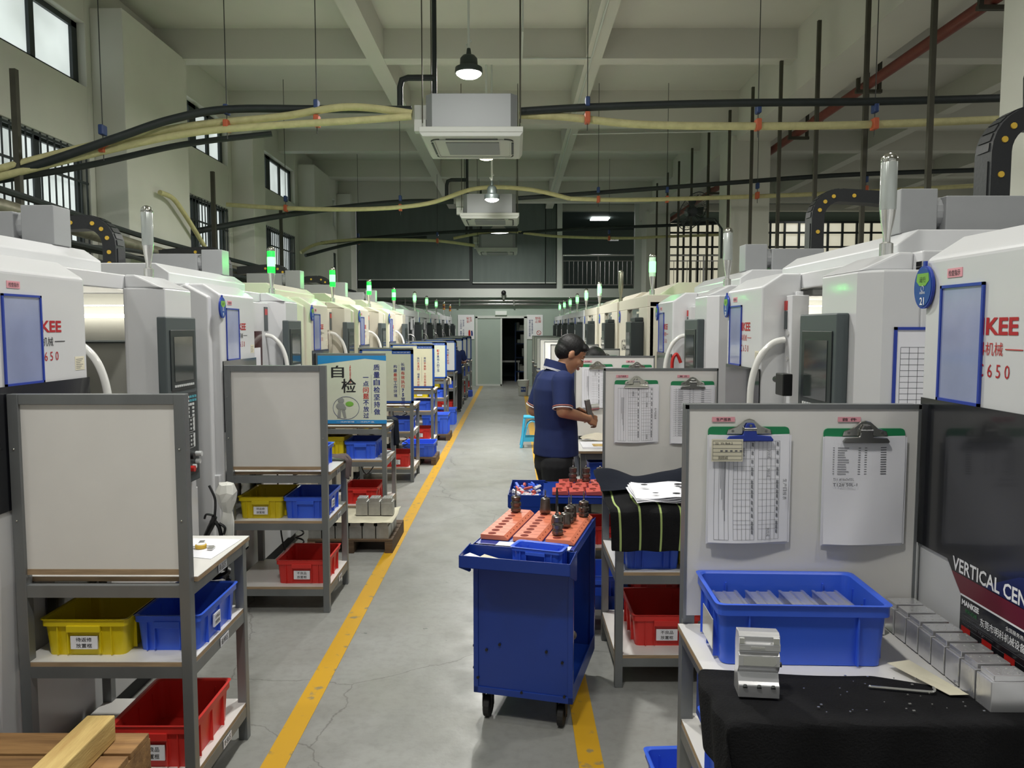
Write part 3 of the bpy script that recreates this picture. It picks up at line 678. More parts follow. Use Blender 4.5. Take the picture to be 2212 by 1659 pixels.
# cut cream hose hanging on the left pilaster
run('insulated_hose', 'cream_hose', [(-4.22, 9.3, 3.35), (-4.2, 9.6, 3.33), (-4.2, 9.9, 3.2), (-4.2, 10.3, 2.98), (-4.2, 10.6, 2.8)], 0.03, 'short cut cream hose hanging on the big left pilaster', 'hose', 'cream hoses crossing the hall')
# wall fan on the right column
t = thing('wall_fan', 'big dark wall fan mounted high near the right middle column', 'fan', (3.05, 13.3, 3.72))
b = MB()
for k in range(28): 
    a = 2*PI*k/28; b.tube([(0.07*math.cos(a), 0, 0.07*math.sin(a)), (0.24*math.cos(a), -0.1, 0.24*math.sin(a)), (0.31*math.cos(a), 0, 0.31*math.sin(a)), (0.24*math.cos(a), 0.07, 0.24*math.sin(a))], 0.0035, 4)
b.tube([(0.34*math.cos(2*PI*k/32), 0, 0.34*math.sin(2*PI*k/32)) for k in range(32)], 0.008, 6, closed=True)
o = b.build('guard', 'panel_dark', t); o.rotation_euler = (0.5, 0, 0.7)
b = MB()
for k in range(3):
    a = 2*PI*k/3; b.add([(0.05*math.cos(a), 0.0, 0.05*math.sin(a)), (0.3*math.cos(a-0.3), -0.03, 0.3*math.sin(a-0.3)), (0.3*math.cos(a+0.35), 0.03, 0.3*math.sin(a+0.35)), (0.06*math.cos(a+0.9), 0.02, 0.06*math.sin(a+0.9))], [(0,1,2,3),(3,2,1,0)])
o = b.build('blades', 'panel_dark', t); o.rotation_euler = (0.5, 0, 0.7)
b = MB(); b.cyl((0, 0.02, 0), (0, 0.25, 0.02), 0.09, n=16); b.tube([(0, 0.2, 0), (0.2, 0.2, -0.1), (0.4, 0.1, -0.12), (0.5, 0, -0.3), (0.5, 0, -0.8)], 0.02, 8); o = b.build('motor_and_arm', 'panel_dark', t, smooth=True)
# dark loudspeaker on the near right column
t = thing('wall_speaker', 'small black loudspeaker fixed to the near right column', 'lamp', (3.55, 5.45, 3.32))
b = MB(); b.cyl((0, 0, 0), (-0.06, -0.14, 0.1), 0.03, 0.06, n=14); b.build('speaker_horn', 'btn_black', t, smooth=True)
b = MB(); b.box(-0.02, 0.05, -0.02, 0.02, -0.12, 0.02); b.build('bracket', 'btn_black', t)
# ================================================================ MACHINES
def signal_tower(par, x, y, z, state, s=1.0):
    if state in ('green', 'part'):
        l = bpy.data.lights.new('tower_glow', 'POINT'); l.energy = 13.0 if state == 'green' else 5.0; l.color = (0.05, 1.0, 0.12); l.shadow_soft_size = 0.045
        lo = bpy.data.objects.new('tower_glow', l); COL.objects.link(lo); lo.parent = par; lo.location = (x, y, z+0.25)
    b = MB(); b.lathe([(0.024,0),(0.024,0.045),(0.013,0.05),(0.013,0.07),(0.022,0.12),(0.028,0.165)], (x,y,z), 20)
    tw = b.build('signal_tower', 'steel_shiny' if state != 'off_dark' else 'tower_off_metal', par, smooth=True)
    b = MB(); b.lathe([(0.028,0.165),(0.029,0.17),(0.029,0.335),(0.027,0.34)], (x,y,z), 20)
    if state == 'green':
        b.build('lens', 'tower_green', tw, smooth=True)
        b = MB(); b.lathe([(0.03,0.215),(0.0305,0.22),(0.0305,0.285),(0.03,0.29)], (x,y,z), 20); b.build('lit_segment', 'tower_core', tw, smooth=True)
    elif state == 'part':
        b.build('lens', 'tower_tint', tw, smooth=True)
        b = MB(); b.lathe([(0.0295,0.2),(0.031,0.21),(0.031,0.29),(0.0295,0.3)], (x,y,z), 20); b.build('lit_segment', 'tower_core', tw, smooth=True)
    elif state == 'stack':
        b.m = 0
        for i, (m_, a, c) in enumerate(((1, .165, .21), (2, .215, .26), (1, .265, .31))):
            b.m = m_; b.lathe([(0.0295,a),(0.031,a+.005),(0.031,c-.005),(0.0295,c)], (x,y,z), 16)
        b.build('lens', ['tower_clear', 'amber', 'red_lens'], tw, smooth=True)
    else:
        b.build('lens', 'tower_clear' if state == 'off' else 'tower_off_metal', tw, smooth=True)
    b = MB(); b.lathe([(0.0285,0.335),(0.030,0.338),(0.029,0.352),(0.02,0.366),(0.004,0.372)], (x,y,z), 20); b.build('cap', 'chrome', tw, smooth=True)
    return tw

R_, U_ = (0,1,0), (0,0,1)
def sleeve(par, x, y0, y1, z0, z1, sheet=True):
    b = MB(); w_ = 0.008; t = 0.006; y0b = y0 + 0.004
    for (a, c, d, e) in ((y0, y1, z0, z0+w_), (y0, y1, z1-w_, z1), (y0, y0+w_, z0, z1), (y1-w_, y1, z0, z1)): b.box(x, x+t, a, c, d, e)
    s = b.build('document_sleeve', 'sleeve_blue', par)
    b = MB(); b.box(x, x+0.002, y0+w_, y1-w_, z0+w_, z1-w_); b.build('film', 'sleeve_film', s)
    return s
def badge(par, x, y, z, num=None, s=1.0):
    ring = lambda r, k=28: [(y + 0.050*r*s*math.cos(2*PI*i/k), z + 0.062*r*s*math.sin(2*PI*i/k)) for i in range(k)]
    b = MB(); b.prism(ring(1.0), 'x', x, x+0.008); b.box(x, x+0.007, y-0.006, y+0.006, z+0.055*s, z+0.075*s); bd = b.build('number_badge', 'sleeve_blue', par)
    b = MB(); b.prism(ring(0.9), 'x', x+0.008, x+0.0095); b.m = 1
    b.prism([(y-0.03*s, z+0.040*s), (y+0.03*s, z+0.040*s), (y+0.034*s, z+0.018*s), (y+0.016*s, z+0.004*s), (y-0.016*s, z+0.004*s), (y-0.034*s, z+0.018*s)], 'x', x+0.0095, x+0.0105)
    b.m = 2; b.text('运行', (x+0.011, y, z+0.022*s), R_, U_, h=0.016*s)
    b.m = 3
    if num:
        b.text(num, (x+0.0105, y, z-0.040*s), R_, U_, h=0.022*s, bold=0.02)
        b.text('设备状态', (x+0.0105, y, z-0.016*s), R_, U_, h=0.007*s, bold=0.02)
        b.tube([(x+0.0105, y+0.007*math.cos(k*PI/6), z-0.004+0.008*math.sin(k*PI/6)) for k in range(12)], 0.0007, 4, closed=True)
    b.build('badge_face', ['badge_blue', 'badge_green', 'ink_black', 'ink_white'], bd)

def machine_a(name_label, loc, rot, door_open, tower, num=None, chain_top=2.46, cream=False, fine=True, sleeve_y=(-1.42, -1.195)):
    t = thing('machining_center', name_label, 'machine', loc, rot)
    W = 'machine_cream' if cream else 'machine_white'
    YA, YB = -1.55, 0.2     # along the row
    # body: base, back, top, end walls around a hollow work chamber
    b = MB()
    b.box(-2.0, -0.02, YA+0.02, YB, 0.1, 0.86)
    b.box(-2.0, -1.25, YA+0.02, YB, 0.86, 1.98)
    b.box(-1.25, -0.19, YA+0.02, YA+0.06, 0.86, 1.98)
    b.box(-1.25, -0.19, YB-0.05, YB, 0.86, 1.98)
    b.box(-1.25, -0.19, YA+0.02, YB, 1.935, 2.01)
    b.box(-1.25, -0.25, YA+0.02, -0.92, 1.90, 1.935)
    body = b.build('body', W, t, bevel=0.006)
    b = MB(); b.box(-1.95, -0.06, YA+0.06, YB-0.04, 0.0, 0.1); b.build('plinth', 'seam_dark', t)
    # left front cover
    b = MB(); prof = [(-0.19,2.01),(-0.10,2.01),(0.0,1.945),(0.0,0.86),(-0.03,0.10),(-0.19,0.10)]
    b.prism(prof, 'y', YA+0.05, -0.90)
    b.prism([(-0.25,1.98),(-0.19,2.005),(-0.05,1.93),(-0.05,0.86),(-0.05,0.10),(-0.25,0.10)], 'y', YA, YA+0.05)
    b.build('front_cover', W, t, bevel=0.012, seg=3)
    # control column
    b = MB(); b.prism([(-0.19,-0.22),(-0.17,-0.22),(0.0,-0.18),(0.0,0.13),(-0.06,YB),(-0.19,YB)], 'z', 0.10, 1.945)
    b.prism([(-0.19,2.01),(-0.19,1.945),(0.0,1.945),(-0.14,2.01)], 'y', -0.20, 0.14)
    b.build('control_column', W, t, bevel=0.008, seg=2)
    # apron under the door
    b = MB(); b.box(-0.19, -0.06, -0.90, -0.22, 0.1, 0.90); b.build('apron', W, t, bevel=0.005)
    # raised top cover
    b = MB(); b.prism([(-0.30,2.01),(-0.30,2.075),(-0.38,2.13),(-1.6,2.13),(-1.6,2.01)], 'y', -1.5, -0.2)
    b.build('top_cover', 'machine_cream' if cream else 'machine_white', t, bevel=0.006)
    b = MB(); b.box(-0.52, -0.37, -0.47, -0.33, 2.13, 2.31); b.box(-0.9, -0.55, -0.48, -0.32, 2.13, 2.28); b.cyl((-0.52,-0.4,2.22), (-0.60,-0.4,2.22), 0.065, n=16)
    b.build('spindle_motor', 'motor_grey', t, bevel=0.004)
    # dark lower graphic panel
    x = 0.001
    b = MB(); b.prism([(YA+0.06,1.545),(YA+0.06,1.115),(-1.32,1.115),(-1.25,1.04),(-1.25,0.62),(-0.90,0.62),(-0.90,1.545)], 'x', x, x+0.005)
    gp = b.build('graphic_panel', 'panel_black', t)
    if fine:
        b = MB(); x2 = x+0.0055
        b.m = 0; b.quad((x2,-1.297,1.09),(x2,-1.252,1.042),(x2,-0.90,1.042),(x2,-0.90,1.09))
        b.m = 1; b.add([(x2,-1.16,1.092),(x2,-0.90,1.092),(x2,-0.90,1.19),(x2,-1.02,1.16)], [(0,1,2,3)])
        b.m = 2; b.quad((x2,-1.25,1.037),(x2,-0.90,1.037),(x2,-0.90,1.042),(x2,-1.25,1.042))
        x2 += 0.0006
        b.text('VERTICAL CENTER', (x2,-1.292,1.113), R_, U_, h=0.038, w=0.385, bold=0.02, align='l')
        b.text('MANKEE', (x2,-1.242,1.022), R_, U_, h=0.015, w=0.075, bold=0.05, align='l')
        b.text('东莞市明科机械设备有限公司', (x2,-1.16,0.998), R_, U_, h=0.022, w=0.25, bold=0.03, align='l')
        b.text('全国服务热线', (x2,-1.06,1.022), R_, U_, h=0.011, w=0.08, align='l')
        b.m = 4; b.text('地址 广东省东莞市长安镇振安西路精密机械工业园区', (x2,-1.235,0.980), R_, U_, h=0.006, w=0.15, align='l')
        b.text('电话 0769-81550650  传真 0769-81550651', (x2,-1.235,0.968), R_, U_, h=0.006, w=0.13, align='l')
        for k in range(3): b.box(x2-0.0004, x2, -1.24, -0.91, 0.9885-0.016*k, 0.9892-0.016*k)
        b.m = 3; b.text('明科机械', (x2,-1.225,1.003), R_, U_, h=0.012, align='l')
        b.m = 5
        for k in range(4): b.rect((x2,-1.22+0.09*k,0.950), R_, U_, 0.04, 0.018)
        b.build('lettering', ['maroon', 'navy', 'ink_white', 'ink_green', 'ink_grey', 'btn_red'], gp)
    # brand lettering on the cover
    b = MB(); x = 0.0012
    b.m = 0; b.text('MANKEE', (x,-1.225,1.752), R_, U_, h=0.044, w=0.30, bold=0.03)
    b.m = 2; b.text('明科机械', (x,-1.20,1.695), R_, U_, h=0.034, w=0.14); b.box(x-0.001, x+0.0004, -1.12, -1.055, 1.694, 1.6965)
    b.m = 0; b.text('V M C 6 5 0', (x,-1.21,1.640), R_, U_, h=0.034, w=0.22)
    b.m = 1
    for k in range(6): b.box(x-0.001, x+0.0003, -0.985, -0.985+0.05*(0.6+0.4*((k*7) % 3)/2), 1.585+0.007*k, 1.587+0.007*k)
    b.build('lettering', ['logo_red', 'ink_grey', 'ink_red' if rot else 'ink_black'], t)
    b = MB(); b.box(x-0.002, x, -0.99, -0.925, 1.578, 1.632); b.build('rating_label', 'paper_warm', t)
    b = MB(); b.box(0.0, 0.002, -1.385, -1.315, 1.885, 1.910); b.m = 1; b.text('检查指示', (0.003,-1.35,1.8975), R_, U_, h=0.016, w=0.055, bold=0.01)
    b.build('pink_label', ['pink_tag', 'ink_black'], t)
    sleeve(t, 0.001, sleeve_y[0], sleeve_y[1], 1.545, 1.865)
    badge(t, 0.004, -1.49, 1.865, num)
    # door
    if door_open:
        b = MB(); b.box(-0.185, -0.15, -1.45, -0.86, 0.9, 1.92); b.box(-0.19, -0.11, -0.885, -0.80, 0.9, 1.90); door = b.build('door', W, t, bevel=0.004)
        b = MB(); b.box(-0.11, -0.106, -0.895, -0.86, 1.83, 1.875); b.m = 1; b.box(-0.11, -0.107, -0.895, -0.86, 1.74, 1.825); b.m = 2
        for z in (1.72, 1.60): b.cyl((-0.11,-0.84,z), (-0.104,-0.84,z), 0.011, n=14)
        b.build('warning_label', ['btn_red', 'panel_grey', 'steel_shiny'], door)
        b = MB(); b.box(-1.24, -0.2, YB-0.055, YB-0.05, 0.9, 1.93); b.box(-1.24, -0.2, YA+0.06, YA+0.065, 0.9, 1.93); b.box(-1.24, -1.235, YA+0.06, YB-0.05, 0.9, 1.93)
        ins = b.build('work_chamber', 'machine_inside', t)
        b = MB()
        for yy, s_ in ((YB-0.10, 1), (YA+0.11, -1)):
            b.box(-0.80, -0.27, yy-0.010, yy+0.010, 1.80, 1.818); b.box(-0.80, -0.27, yy-0.008, yy+0.008, 1.862, 1.868)  # thin upper strip glows in place of the lower bar's reflection
        b.build('led_bar_and_reflection', 'led_bar_and_reflection', t)
        b = MB()
        for yy, s_ in ((YB-0.058, -1), (YA+0.068, 1)):
            pts = []
            for (cx, cz, a0) in ((-0.30,1.62,0),(-0.68,1.62,90),(-0.68,1.05,180),(-0.30,1.05,270)):
                for k in range(5):
                    a = math.radians(a0+k*22.5); pts.append((cx+0.05*math.cos(a), yy, cz+0.05*math.sin(a)))
            b.tube(pts, 0.009, 6, closed=True)
        b.build('chamber_window_frame', 'panel_grey', t, smooth=True)
        b = MB(); b.box(-0.75, -0.55, -0.75, -0.55, 1.5, 1.95); b.cyl((-0.65,-0.65,1.5), (-0.65,-0.65,1.3), 0.06, 0.03, n=16); b.box(-1.1, -0.35, -1.3, -0.2, 1.0, 1.05)
        b.build('spindle_and_table', 'aluminium_dull', t)
        hy, hx = -0.86, -0.06
    else:
        b = MB(); b.box(-0.16, -0.12, -0.90, -0.22, 0.9, 1.72+0.21); door = b.build('door', W, t, bevel=0.004)
        b = MB(); b.box(-0.125, -0.115, -0.84, -0.40, 1.02, 1.72); b.build('window', 'glass_red', door)
        b = MB(); b.box(-0.114, -0.112, -0.80, -0.45, 1.06, 1.60); b.build('paper_sheet', 'paper', door)
        b = MB(); b.box(-0.12, -0.116, -0.33, -0.25, 1.72, 1.90); b.m = 1; b.box(-0.116, -0.115, -0.32, -0.26, 1.84, 1.885); b.build('warning_label', ['panel_grey', 'btn_red'], door)
        hy, hx = -0.30, -0.08
    b = MB(); b.tube(spline([(hx-0.04,hy,1.69),(hx+0.02,hy,1.67),(hx+0.08,hy,1.60),(hx+0.115,hy,1.48),(hx+0.12,hy,1.30),(hx+0.12,hy,1.05),(hx+0.08,hy,0.97),(hx-0.03,hy,0.95)], 6), 0.016, 10)
    b.build('handle', 'handle_white', door, smooth=True)
    # control panel
    b = MB(); b.box(0.0, 0.045, -0.28, 0.08, 0.93, 1.80); cp = b.build('control_panel', 'panel_grey', t, bevel=0.006)
    b = MB(); b.box(0.0455, 0.050, -0.24, 0.05, 1.43, 1.735); b.box(0.0455, 0.050, -0.24, 0.05, 0.97, 1.41); b.build('bezel', 'panel_dark', cp, bevel=0.003)
    b = MB(); b.box(0.050, 0.052, -0.205, 0.015, 1.475, 1.70); b.build('screen', 'screen', cp)
    b = MB()
    for k in range(10): b.box(0.050, 0.0535, -0.21+0.0235*k, -0.195+0.0235*k, 1.446, 1.457)
    for r in range(6):
        for c in range(8 if r > 1 else 9):
            if (r > 2 and c in (6,)): continue
            b.m = 1 if (r < 2 and c >= 6) else 0
            b.box(0.050, 0.0535, -0.225+0.03*c, -0.203+0.03*c, 1.385-0.02*r-0.006, 1.385-0.02*r+0.006)
    b.m = 0
    for g in range(2):
        for h in range(2):
            y0 = -0.21+0.125*g; z0 = 1.20-0.085*h
            for (a, c, d, e) in ((y0,y0+0.1,z0,z0+0.0015),(y0,y0+0.1,z0+0.075,z0+0.0765),(y0,y0+0.0015,z0,z0+0.0765),(y0+0.0805,y0+0.1,z0,z0+0.0765)): b.box(0.050, 0.0505, a, c, d, e)
            for i in range(3):
                for j in range(3): b.box(0.050, 0.0525, y0+0.014+0.03*i, y0+0.026+0.03*i, z0+0.012+0.022*j, z0+0.022+0.022*j)
    b.build('keypad', ['key_white', 'key_teal'], cp)
    for (yy, zz, dx, rr, mm) in ((-0.06,1.075,0.024,0.016,'btn_black'),(0.02,1.075,0.032,0.014,'key_white'),(-0.02,1.015,0.017,0.011,'key_white'),(0.02,1.035,0.022,0.013,'key_white'),(-0.07,1.01,0.030,0.016,'btn_red')):
        b = MB(); b.cyl((0.050,yy,zz), (0.050+dx,yy,zz), rr, n=14); b.build('knob', mm, cp, smooth=True)
    signal_tower(t, -0.16, 0.0, 2.008, tower)
    # cable chain behind the cover
    arc = [(-1.0, 2.13)] + [(-1.0-0.16+0.16*math.cos(a), chain_top-0.16+0.16*math.sin(a)) for a in [k*PI/2/7 for k in range(8)]] + [(-1.35, chain_top-0.01), (-1.6, chain_top-0.03)]
    b = MB(); th = 0.045
    outer = []; inner = []
    for i, p in enumerate(arc):
        q0 = Vector(arc[max(i-1,0)]); q1 = Vector(arc[min(i+1,len(arc)-1)]); d = (q1-q0).normalized(); nn = Vector((d.y, -d.x))
        outer.append(Vector(p)+nn*th); inner.append(Vector(p)-nn*th)
    for i in range(len(arc)-1):
        b.prism([tuple(outer[i]), tuple(outer[i+1]), tuple(inner[i+1]), tuple(inner[i])], 'y', -0.83, -0.70)
        m0 = (outer[i]+outer[i+1])/2; m1 = (inner[i]+inner[i+1])/2
        dd = (outer[i+1]-outer[i])*0.4; nn = (outer[i]-inner[i]).normalized()*0.006
        b.prism([tuple(m0-dd), tuple(m0+dd), tuple(m0+dd+nn), tuple(m0-dd+nn)], 'y', -0.81, -0.72)
    ch = b.build('cable_chain', 'chain_black', t)
    b = MB()
    for i in range(len(arc)-1):
        for f in ([0.5] if i not in (0, len(arc)-2) else [0.3, 0.75]) if i % 2 == 0 else []:
            px_ = arc[i][0]*(1-f)+arc[i+1][0]*f; pz = arc[i][1]*(1-f)+arc[i+1][1]*f
            b.cyl((px_, -0.836, pz), (px_, -0.694, pz), 0.014, n=10)
    b.build('chain_studs', 'chain_yellow', ch)
    return t

def machine_b(lab, loc, rot, tower, cream, num=None):
    t = thing('machining_center', lab, 'machine', loc, rot)
    W = 'machine_cream' if cream else 'machine_white'
    YA, YB = -1.80, 0.06
    b = MB(); b.box(-2.0, -0.02, YA, YB, 0.1, 0.88); b.box(-2.0, -1.2, YA, YB, 0.88, 1.98); b.box(-1.2, -0.02, YA, YA+0.04, 0.88, 1.98); b.box(-1.2, -0.02, YB-0.05, YB, 0.88, 1.98)
    b.box(-1.2, 0.0, YA, YB, 1.93, 2.04); b.box(-0.06, 0.0, YA, -1.2, 0.1, 1.93); b.box(-0.06, 0.0, -0.42, YB, 0.1, 1.93); b.box(-0.06, 0.0, -1.2, -0.42, 0.1, 0.9)
    b.build('body', W, t, bevel=0.006)
    b = MB(); b.box(-1.95, -0.06, YA+0.04, YB-0.04, 0.0, 0.1); b.build('plinth', 'seam_dark', t)
    b = MB(); b.prism([(-0.15,2.04),(-0.35,2.17),(-1.7,2.17),(-1.8,2.04)], 'y', YA+0.1, -0.3); b.build('top_cover', W, t, bevel=0.006)
    b = MB(); b.box(-0.05, -0.03, -1.2, -0.42, 0.9, 1.93); door = b.build('door', 'glass_dark', t)
    b = MB(); b.box(-0.045, -0.01, -0.62, -0.46, 1.70, 1.90); b.m = 1; b.box(-0.01, -0.008, -0.60, -0.48, 1.73, 1.88); b.build('warning_label', [W, 'panel_grey'], door)
    b = MB(); b.tube(spline([(-0.03,-0.80,1.62),(0.04,-0.80,1.57),(0.06,-0.80,1.4),(0.06,-0.80,1.15),(-0.03,-0.80,1.05)], 5), 0.014, 8); b.build('handle', 'steel_mid', door, smooth=True)
    b = MB(); b.box(0.0, 0.12, -0.45, -0.12, 0.95, 1.80); b.box(0.0, 0.08, -0.42, -0.15, 1.80, 1.84); cp = b.build('control_panel', 'panel_dark', t, bevel=0.008)
    b = MB(); b.box(0.12, 0.123, -0.40, -0.17, 1.45, 1.70); b.build('screen', 'screen', cp)
    b = MB()
    for r in range(6):
        for c in range(7): b.box(0.12, 0.124, -0.40+0.035*c, -0.38+0.035*c, 1.36-0.035*r, 1.375-0.035*r)
    b.build('keypad', 'key_white', cp)
    b = MB(); b.m = 0; x = 0.001
    for k in range(24):
        a = 2*PI*k/24; a2 = 2*PI*(k+1)/24
        if not (0.2 < a < 0.9): b.quad((x,-1.52+0.055*math.cos(a),1.55+0.06*math.sin(a)),(x,-1.52+0.055*math.cos(a2),1.55+0.06*math.sin(a2)),(x,-1.52+0.032*math.cos(a2),1.55+0.036*math.sin(a2)),(x,-1.52+0.032*math.cos(a),1.55+0.036*math.sin(a)))
    b.text('CEAN', (x,-1.35,1.53), R_, U_, h=0.06, w=0.2, bold=0.03); b.m = 1; b.text('宇晟精密', (x,-1.36,1.60), R_, U_, h=0.03, w=0.16)
    b.text('VMC-850', (x,-1.40,1.30), R_, U_, h=0.04, w=0.26)
    b.build('lettering', ['ink_black', 'ink_grey'], t)
    badge(t, 0.002, -1.73, 1.86, num)
    signal_tower(t, -0.05, 0.0, 2.04, tower)
    return t

LX, RX = -1.75, 1.2
ordn = ['nearest', 'second', 'third', 'fourth', 'fifth', 'sixth', 'seventh', 'eighth', 'ninth', 'tenth', 'eleventh']
left_a = [4.05, 6.10, 8.15, 10.2, 12.3]
desc = ['white machining centre with an open lit door, nearest in the left row', 'white machining centre with closed door and green signal tower, second in the left row', 'white machining centre in the left row, third from the near end', 'cream white machining centre in the left row, fourth from the near end', 'cream white machining centre in the left row, fifth from the near end']
for i, y in enumerate(left_a):
    machine_a(desc[i], (LX, y, 0), 0, i == 0, 'off' if i == 0 else 'green', num=str(10-i), chain_top=2.46, cream=(i >= 2), fine=(i == 0), sleeve_y=(-1.42, -1.20))
for i, y in enumerate([14.4, 16.4, 18.4, 20.4]):
    machine_b('pale machining centre with dark control panel in the left row, %s from the near end' % ordn[5+i], (LX-0.05, y, 0), 0, 'part' if i < 3 else 'stack', False, num=str(5-i))
machine_b('farthest pale machining centre of the left row, by the far wall', (LX-0.05, 22.40, 0), 0, 'stack', False)
right_a = [0.76, 2.84, 4.94]
desc = ['white machining centre numbered 21 at the right edge, nearest in the right row', 'white machining centre with an open lit door, second in the right row', 'white machining centre with a grey control panel, third in the right row']
for i, y in enumerate(right_a):
    m_ = machine_a(desc[i], (RX, y, 0), PI, i > 0, 'off', num=str(21-i), chain_top=2.70, fine=(i == 0), sleeve_y=(-1.44, -1.22) if i else (-1.41, -1.21))
    if i == 1:
        b = MB()
        for (a, c, d, e) in ((-0.27,-0.10,1.37,1.38),(-0.27,-0.10,1.74,1.75),(-0.11,-0.10,1.37,1.75),(-0.27,-0.26,1.37,1.75)): b.box(a, c, 0.2, 0.206, d, e)
        s_ = b.build('document_sleeve', 'sleeve_blue', m_, label='blue framed sleeve with a printed form on the side wall')
        b = MB(); b.box(-0.26, -0.11, 0.2, 0.202, 1.38, 1.74); b.m = 1
        for k in range(14): b.box(-0.245+0.001, -0.125, 0.202, 0.2025, 1.42+0.02*k, 1.4215+0.02*k)
        for k in range(5): b.box(-0.245+0.03*k, -0.2435+0.03*k, 0.202, 0.2025, 1.42, 1.68)
        b.build('form', ['paper', 'ink_grey'], s_)
        b = MB(); b.box(0.07, 0.11, -0.36, -0.27, 1.47, 1.56); b.cyl((0.09,-0.36,1.53), (0.09,-0.42,1.53), 0.014, n=10); b.build('phone_holder', 'btn_black', m_, bevel=0.004)
    if i == 2:
        b = MB(); b.tube(spline([(0.03,-0.45,1.50),(0.06,-0.45,1.56),(0.09,-0.45,1.50),(0.08,-0.45,1.30)], 6), 0.012, 8); b.build('air_gun_hook', 'btn_red', m_, smooth=True)
right_b = [7.0, 9.05, 11.3, 13.35, 15.25, 17.15, 19.1, 21.02]
for i, y in enumerate(right_b):
    lab = 'cream machining centre with a round logo and dark door, %s in the right row' % ordn[3+i] if i < 7 else 'farthest pale machining centre of the right row, by the far wall'
    machine_b(lab, (RX, y, 0), PI, 'off_dark' if i == 1 else 'part', i < 3, num=str(18-i))
# ================================================================ CRATES
def crate(name, label, col, loc, rot=0.0, w=0.30, d=0.37, h=0.135, text=None, side_label=False, group=None, blank=False, grips=True):
    """open tote; origin at the bottom centre, long side along y; front = -y"""
    t = thing(name, label, 'crate', loc, rot, group)
    b = MB(); tp = 0.012; th = 0.004
    def ringp(s_, z, r=0.02):
        X = w/2 + s_; Y = d/2 + s_; out = []
        for (cx, cy, a0) in ((X-r, Y-r, 0), (-X+r, Y-r, 90), (-X+r, -Y+r, 180), (X-r, -Y+r, 270)):
            for k in range(4): a = math.radians(a0+30*k); out.append((cx+r*math.cos(a), cy+r*math.sin(a), z))
        return out
    rings = [ringp(-tp, 0), ringp(-tp*0.35, h*0.80), ringp(-tp*0.3, h*0.80), ringp(0.004, h*0.815), ringp(0.004, h*0.965), ringp(0.009, h), ringp(-0.001, h), ringp(-0.006, h*0.97), ringp(-tp-th, 0.006)]
    vs = [v for r in rings for v in r]; n = 16; fs = [tuple(range(n))[::-1]]
    for i in range(len(rings)-1): fs += [(i*n+j, i*n+(j+1)%n, (i+1)*n+(j+1)%n, (i+1)*n+j) for j in range(n)]
    fs += [tuple(range((len(rings)-1)*n, len(rings)*n))]
    b.add(vs, fs)
    zt = h*0.82
    for s_ in (-1, 1):
        for fx in (-0.32, 0.32): b.prism([(fx*w-0.002, s_*(d/2-tp-0.001)), (fx*w+0.002, s_*(d/2-tp-0.001)), (fx*w+0.002, s_*(d/2+0.002)), (fx*w-0.002, s_*(d/2+0.002))], 'z', 0.004, zt)
        for fy in (-0.3, 0.0, 0.3): b.prism([(s_*(w/2-tp-0.001), fy*d-0.002), (s_*(w/2-tp-0.001), fy*d+0.002), (s_*(w/2+0.002), fy*d+0.002), (s_*(w/2+0.002), fy*d-0.002)], 'z', 0.004, zt)
    shell = b.build('shell', col, t, smooth=30)
    for s_ in (-1, 1) if grips else ():
        b = MB(); y0 = s_*(d/2-0.002); y1 = s_*(d/2+0.010)
        b.box(-w*0.20, w*0.20, y0, y1, h*0.66, h*0.84); b.box(-w*0.20, -w*0.185, y0-s_*0.006, y1-s_*0.004, 0.01, h*0.66); b.box(w*0.185, w*0.20, y0-s_*0.006, y1-s_*0.004, 0.01, h*0.66); b.build('grip', col, t, bevel=0.002)

    if text or blank:
        y = -(d/2+0.0035)
        b = MB(); b.box(-w*0.16, w*0.16, y-0.0005, y+0.006, h*0.20, h*0.55); lb = b.build('paper_label', 'paper', t)
        if text:
            b = MB()
            for k, ln in enumerate(text): b.text(ln, (0, y-0.001, h*(0.46-0.165*k)), (1,0,0), U_, h=h*0.115, w=w*0.19, bold=0.02)
            b.build('lettering', 'ink_black', lb)
    if side_label:
        x = w/2+0.0035; b = MB(); b.box(x-0.006, x+0.0005, -0.06, 0.0, h*0.30, h*0.66); lb = b.build('paper_label', 'paper', t)
        b = MB()
        for k, ln in enumerate(side_label if isinstance(side_label, list) else ['合格品','放置框']): b.text(ln, (x+0.001, -0.03, h*(0.56-0.15*k)), R_, U_, h=h*0.10, w=0.045, bold=0.02)
        b.build('lettering', 'ink_black', lb)
    return t
REP = ['待返修', '放置框']; BAD = ['不良品', '放置框']

